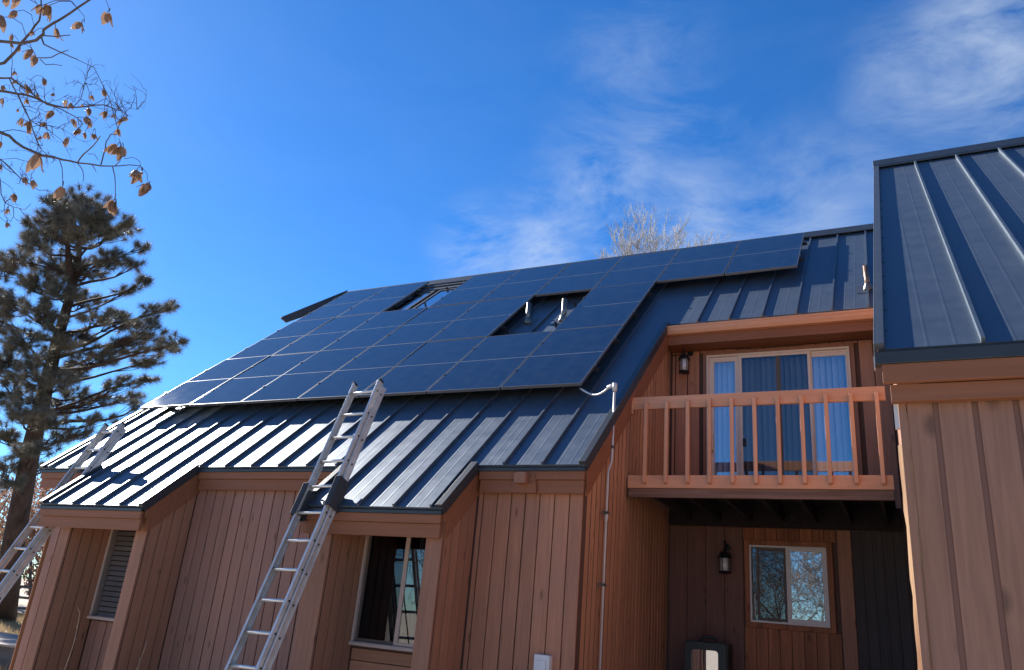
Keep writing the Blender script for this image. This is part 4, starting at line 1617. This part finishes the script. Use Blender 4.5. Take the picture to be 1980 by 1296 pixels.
# scrub oaks holding brown leaves beyond the yard
def scrub(px, dep, h, wdt, seed, label):
    rg = random.Random(seed)
    b = at(px, 1150, dep)
    b = Vector((b.x, b.y, 0))
    root = empty('scrub_oak', b, label, 'tree', 'scrub oaks beyond the yard')
    tr = MB()
    lv = MB()
    for k in range(5):
        a = rg.uniform(0, 6.28)
        tip = b + Vector((math.cos(a) * wdt * .6, math.sin(a) * wdt * .6, h * rg.uniform(.6, .95)))
        tr.tube(limb_curve(b, tip, .2, 5, rg, .3), [.10, .085, .07, .05, .03, .015], 5)
    for k in range(260):
        v = Vector((rg.gauss(0, 1), rg.gauss(0, 1), rg.gauss(0, 1))).normalized() * (rg.random() ** .35)
        c = b + Vector((v.x * wdt, v.y * wdt, h * .55 + v.z * h * .45))
        tr.tube([c - Vector((v.x * .5, v.y * .5, .35)), c], [.012, .005], 3, cap=False)
        for q in range(9):
            o = c + Vector((rg.gauss(0, .18), rg.gauss(0, .18), rg.gauss(0, .16)))
            u = Vector((rg.gauss(0, 1), rg.gauss(0, 1), rg.gauss(0, 1))).normalized()
            w = u.orthogonal().normalized()
            k0 = len(lv.v)
            s = rg.uniform(.06, .11)
            lv.v += [o - u * s, o + w * s * .55, o + u * s, o - w * s * .55]
            lv.f.append((k0, k0 + 1, k0 + 2, k0 + 3))
    tr.build('trunk', 'grey_bark', root)
    tag(lv.build('leaves', 'oak_leaf', root), kind='stuff')


for i, (px, dep, h, wd, lab) in enumerate([(-60, 36, 6.2, 2.2, 'brown leaved scrub oak furthest left behind the pine trunk'), (28, 40, 7.0, 2.0, 'brown leaved scrub oak seen through the far ladder'),
                                          (72, 35, 6.4, 1.6, 'brown leaved scrub oak beside the left corner of the house'), (-10, 46, 8.5, 2.6, 'taller brown leaved scrub oak behind the others'),
                                          (130, 44, 6.5, 2.2, 'brown leaved scrub oak mostly hidden behind the house corner')]):
    scrub(px, dep, h, wd, 40 + i, lab)

# rail fence beyond the yard
fc = at(30, 1150, 31)
fen = empty('rail_fence', (fc.x, fc.y, 0), 'dark wooden rail fence between the scrub oaks and the yard', 'fence')
dirv = Vector((RIGHT.x, RIGHT.y, 0)).normalized()
for k in range(-3, 4):
    p = Vector((fc.x, fc.y, 0)) + dirv * (k * 2.4)
    MB().box(p.x - .06, p.x + .06, p.y - .06, p.y + .06, 0, 1.35).build('post', 'fence_wood', fen, bevel=.01)
for zz in (.35, .75, 1.15):
    a = Vector((fc.x, fc.y, zz)) - dirv * 7.4
    b = Vector((fc.x, fc.y, zz)) + dirv * 7.4
    MB().tube([a, a.lerp(b, .5) + Vector((0, 0, .02)), b], .05, 6).build('rail', 'fence_wood', fen)

# low timber deck at the corner of the yard
dk = empty('low_deck', (-16.5, 10.0, 0), 'low sunlit timber deck beyond the left corner of the house', 'deck')
box('frame', 'fence_wood', dk, -20.0, -13.4, 9.35, 11.0, 0, .40)
y = 9.3
while y < 11.0:
    box('plank', 'deck_grey', dk, -20.05, -13.35, y, y + .19, .401, .435, bevel=.004)
    y += .2

# dry grass tufts over the yard in view
gr = MB()
rg = random.Random(9)
for k in range(2600):
    px = rg.uniform(-60, 110)
    dep = rg.uniform(13, 34)
    c = at(px, 1150, dep)
    c = Vector((c.x + rg.uniform(-.6, .6), c.y + rg.uniform(-.6, .6), 0))
    if -20.2 < c.x < -13.2 and 9.2 < c.y < 11.2:
        continue
    for q in range(4):
        a = rg.uniform(0, 6.28)
        h = rg.uniform(.06, .22)
        s = Vector((math.cos(a), math.sin(a), 0))
        k0 = len(gr.v)
        gr.v += [c + s * .012, c - s * .012, c + Vector((rg.gauss(0, .06), rg.gauss(0, .06), h))]
        gr.f.append((k0, k0 + 1, k0 + 2))
tag(gr.build('dry_grass', 'dry_grass'), 'dry straw coloured grass scattered over the yard', 'grass', kind='stuff')

# dead stems standing in front of the left bay
for (x, y, h, lab) in ((-8.05, 5.95, 1.28, 'thin dead stem standing in front of the left bay window'), (-7.1, 6.05, 1.02, 'short dead stem standing against the wall between the bays')):
    mb = MB()
    rg = random.Random(int(h * 100))
    P = [Vector((x + rg.gauss(0, .012), y + rg.gauss(0, .012), h * i / 8)) for i in range(9)]
    mb.tube(P, [.006 - .0004 * i for i in range(9)], 5)
    for i in (4, 5, 6, 7, 8):
        a = P[i]
        mb.tube([a, a + Vector((rg.uniform(-.06, .06), rg.uniform(-.06, .06), rg.uniform(.02, .08)))], [.004, .002], 4)
    tag(mb.build('dead_stem', 'dead_stem', None, origin=(x, y, 0)), lab, 'plant')

# ------------------------------------------------------------------ near tree with hanging winged seeds, upper left
nt_base = at(-760, 1150, 3.0)
nt_base = Vector((nt_base.x, nt_base.y, 0))
seedtree = empty('seed_tree', nt_base, 'near leafless tree hanging brown winged seeds into the top left corner', 'tree')
rg = random.Random(21)
trunk_top = at(-700, 100, 3.0)
MB().tube([nt_base, nt_base.lerp(trunk_top, .5) + Vector((.05, 0, 0)), trunk_top], [.16, .13, .09], 10).build('trunk', 'grey_bark', seedtree, smooth=True)
br = MB()
clusters = []
PXM = lambda dep: dep / FPX


def B(pts, dep, r0, r1, dz=0.0):
    n = len(pts)
    P = []
    for i, (x, y) in enumerate(pts):
        P.append(at(x, y, dep + dz * i / max(1, n - 1)))
    # refine
    Q = [P[0]]
    for a, b in zip(P[:-1], P[1:]):
        m = a.lerp(b, .5) + Vector((rg.gauss(0, 1), rg.gauss(0, 1), rg.gauss(0, 1))) * (b - a).length * .02
        Q += [m, b]
    nn = len(Q)
    br.tube(Q, [(r0 + (r1 - r0) * i / (nn - 1)) * .62 * PXM(dep) for i in range(nn)], 6, cap=False)
    return Q


def twig(p, d, ln, r, lev):
    """wiry crooked twig"""
    pts = [p]
    q = p.copy()
    dd = d.copy()
    for i in range(4):
        dd = (dd + Vector((rg.gauss(0, .3), rg.gauss(0, .3), rg.gauss(0, .28)))).normalized()
        q = q + dd * ln / 4
        pts.append(q.copy())
    br.tube(pts, [r, r * .8, r * .65, r * .5, r * .35], 4, cap=False)
    if lev:
        for k in range(rg.randint(1, 3)):
            twig(pts[rg.randint(1, 4)], (dd + Vector((rg.gauss(0, .7), rg.gauss(0, .7), rg.gauss(0, .7)))).normalized(), ln * rg.uniform(.4, .7), r * .65, lev - 1)
    return pts


D1, D2, D3 = 2.2, 3.3, 2.9
# big upper branch
B([(-700, 100), (-350, 170), (0, 80), (40, 84), (70, 78), (84, 66), (84, 58), (100, 47), (135, 26), (170, 2), (230, -40)], D1, 6, 2.6)
B([(-350, 190), (-60, 140), (8, 122), (30, 100), (42, 82), (60, 62), (76, 40), (79, 20), (79, -10)], D1 + .1, 5.5, 2)
B([(80, 72), (85, 86), (110, 98), (128, 106), (150, 115)], D1, 2.6, 1.6)
B([(84, 69), (110, 71), (136, 68)], D1, 2.4, 1.5)
B([(75, 112), (100, 111), (118, 102), (132, 97)], D1, 2.0, 1.3)
B([(78, 115), (88, 125), (120, 127)], D1 + .1, 1.6, 1)
B([(152, 18), (163, 32), (163, 44)], D1, 1, .6)
B([(190, -10), (205, 0), (212, 22)], D1, 1, .6)
# middle fine branches
m1 = B([(-700, 260), (-300, 150), (0, 176), (30, 181), (70, 190), (100, 203), (140, 208), (170, 206), (200, 203), (220, 210), (236, 214), (246, 226)], D2, 5, .8)
m2 = B([(-300, 150), (0, 151), (22, 151), (40, 165), (66, 184), (90, 202), (120, 212), (150, 228), (160, 240)], D2, 4, .9)
m3 = B([(18, 152), (32, 180), (44, 205), (58, 232), (78, 245), (90, 242), (110, 250)], D2 - .1, 2, .8)
m4 = B([(34, 182), (50, 215), (62, 246), (70, 270), (80, 290), (100, 305), (110, 312)], D2 - .1, 2, .8)
m5 = B([(140, 208), (156, 192), (162, 172), (168, 150)], D2, 1.4, .6)
m6 = B([(160, 207), (182, 202), (205, 190), (220, 205), (240, 208), (265, 212)], D2, 1.3, .5)
m7 = B([(22, 150), (24, 120), (20, 70)], D2, 1.2, .6)
# lower branch
B([(-700, 320), (-200, 215), (0, 256), (18, 263), (45, 285), (80, 300), (120, 309), (150, 315), (195, 321), (230, 321), (272, 321)], D1, 6, 1.4)
B([(150, 314), (162, 298), (180, 282), (194, 263)], D1, 2.4, 1.6)
B([(195, 319), (200, 300), (205, 275), (214, 260), (226, 260)], D1, 2.2, 1.2)
B([(222, 322), (232, 312), (234, 300), (230, 268)], D1, 1.6, .8)
B([(150, 316), (160, 330), (162, 345), (160, 352)], D1, 1.4, .9)
B([(115, 310), (120, 325), (121, 345), (121, 368)], D1, 1.5, .9)
B([(218, 323), (222, 340), (223, 370), (224, 395)], D1, 1.8, .8)
B([(240, 307), (256, 304), (270, 312), (274, 330)], D1, 1, .7)
B([(272, 322), (284, 335), (288, 358)], D1, 1, .7)
B([(170, 298), (182, 298), (190, 310)], D1, 1.2, .8)
B([(179, 320), (186, 332)], D1, 1.4, .9)
# far lower left twigs
l1 = B([(-300, 260), (0, 308), (20, 325), (40, 345), (60, 358), (74, 368)], D2, 2.6, .8)
l2 = B([(-200, 290), (0, 345), (2, 375), (10, 392), (25, 400), (48, 406), (60, 394)], D2, 2, .7)
B([(0, 308), (30, 306), (50, 312), (75, 318)], D2, 1.2, .6)
B([(-100, 400), (0, 420), (12, 430), (20, 440)], D2, .9, .5)
B([(2, 350), (15, 358), (24, 365), (27, 378)], D2, .9, .5)
B([(-200, 250), (0, 256), (25, 251), (48, 255), (62, 260)], D2, 1.8, 1)
for src, cnt in ((m1, 16), (m2, 12), (m3, 9), (m4, 10), (m5, 7), (m6, 7), (l1, 9), (l2, 6)):
    for k in range(cnt):
        p = src[rg.randint(len(src) // 3, len(src) - 1)]
        twig(p, Vector((rg.gauss(0, .6), rg.gauss(0, .5), rg.gauss(-.1, .7))).normalized(), rg.uniform(.04, .13), .0017, 2)
br.build('branch', 'twig_bark', seedtree)
BRV = [Vector(p) for p in br.v[::3]]


def samara(rgx, L_, W_):
    """one papery wing"""
    mb = MB()
    n = 5
    v, f = [], []
    for i in range(n):
        t = i / (n - 1)
        w = W_ * (.35 + .9 * math.sin(math.pi * min(1, t * .85 + .15)) ** .8) * (1 if t < .99 else .4)
        z = -t * L_
        bow = .18 * W_ * math.sin(3 * t + rgx.uniform(0, 2))
        v += [(-w / 2, bow, z), (0, bow + .12 * W_, z), (w / 2, bow, z)]
    for i in range(n - 1):
        for j in range(2):
            a = i * 3 + j
            f.append((a, a + 1, a + 4, a + 3))
    return mb.add(v, f)


seed_meshes = []
for k in range(6):
    rgx = random.Random(100 + k)
    mb = MB()
    for q in range(rgx.randint(3, 5)):
        sm = samara(rgx, 1.0 * rgx.uniform(.65, 1.1), .36 * rgx.uniform(.8, 1.2))
        ro = Matrix.Rotation(rgx.uniform(0, 6.28), 3, 'Z') @ Matrix.Rotation(rgx.uniform(.05, .75), 3, 'X')
        mb.add([ro @ p for p in sm.v], sm.f)
    seed_meshes.append(pmesh('seed_cluster', mb, 'seed'))
SD = [(38, 2, 24, D1), (30, 24, 20, D1), (80, 14, 28, D1), (94, 14, 28, D1), (107, 58, 26, D1), (156, 48, 26, D1), (208, 28, 30, D1), (3, 36, 30, D1), (12, -6, 26, D1), (62, 100, 22, D1 + .1), (70, 112, 22, D1 + .1),
      (65, 64, 12, D1), (24, 70, 14, D2), (22, 86, 10, D2), (38, 92, 12, D2), (28, 140, 12, D2), (50, 166, 18, D2), (56, 172, 16, D2), (32, 158, 14, D2), (6, 168, 14, D2), (5, 194, 20, D2), (52, 194, 12, D2), (72, 184, 12, D2),
      (86, 155, 14, D2), (83, 158, 12, D2), (104, 182, 10, D2), (129, 196, 18, D2), (138, 202, 14, D2), (176, 186, 14, D2), (172, 212, 16, D2), (160, 204, 10, D2), (102, 218, 20, D2), (42, 232, 20, D2), (58, 238, 18, D2), (57, 246, 16, D2),
      (88, 240, 16, D2), (140, 234, 20, D2), (167, 230, 20, D2), (174, 238, 14, D2), (205, 218, 18, D2), (221, 224, 14, D2), (232, 234, 14, D2), (245, 230, 18, D2), (154, 252, 16, D2), (148, 255, 14, D2), (164, 258, 12, D2), (178, 262, 16, D2),
      (184, 262, 14, D2), (92, 260, 20, D2), (79, 266, 10, D2), (130, 270, 20, D2), (228, 252, 16, D1), (226, 284, 26, D1), (238, 290, 30, D1), (73, 304, 40, D1), (50, 346, 16, D2), (64, 352, 20, D2), (2, 322, 18, D2), (2, 276, 14, D2),
      (262, 335, 30, D1), (274, 338, 30, D1), (288, 360, 30, D1), (121, 366, 30, D1), (220, 392, 30, D1), (217, 394, 26, D1), (27, 378, 18, D2), (16, 406, 14, D2), (14, 432, 12, D2), (35, 212, 8, D2), (199, 176, 14, D2)]
for i, (x, y, s, dep) in enumerate(SD):
    o = bpy.data.objects.new('seed_cluster', seed_meshes[i % 6])
    col.objects.link(o)
    o.parent = seedtree
    p = at(x, y - s * .1, dep)
    o.location = p - nt_base
    k = s * PXM(dep)
    o.scale = (k, k, k)
    o.rotation_euler = (rg.uniform(-.35, .35), rg.uniform(-.35, .35), rg.uniform(0, 6.28))
    # stalk, curving up to the nearest twig
    best = None
    for q in BRV:
        dq = (q - p).length
        if q.z > p.z - .004 and abs((q - p).dot(FWD)) < .25 and (best is None or dq < best[0]):
            best = (dq, q)
    pt = best[1] if best and best[0] < .25 else p + Vector((0, 0, .05))
    hump = Vector((0, 0, .012 + .15 * (pt - p).length))
    MB().tube([p, p.lerp(pt, .3) + hump * .8, p.lerp(pt, .7) + hump, pt], .0010, 4).build('stalk', 'twig_bark', seedtree)

# ------------------------------------------------------------------ across the drive, behind the viewer: seen only in the panes
for i, (x, y, h, s, tr, lab) in enumerate([
        (-3.3, -7.5, 7.5, 61, .10, 'dense leafless tree mirrored in the small window under the balcony'),
        (-4.9, -11.5, 9.5, 62, .12, 'taller leafless tree mirrored behind the dense one in the small window'),
        (-2.2, -12.5, 8.5, 66, .10, 'wide leafless tree mirrored at the edge of the small window'),
        (6.5, -12, 9, 63, .22, 'leafless tree across the drive mirrored in the sliding door'),
        (-14.5, -10, 8.5, 64, .16, 'leafless tree mirrored in the second bay window')]):
    bare_tree('yard_tree', (x, y, 0), h, .16, lab, 'grey_bark', s, 6 if i < 3 else 5, .008, group='trees mirrored in the window panes', trunk=tr, kids=(2, 3), spread=.7)
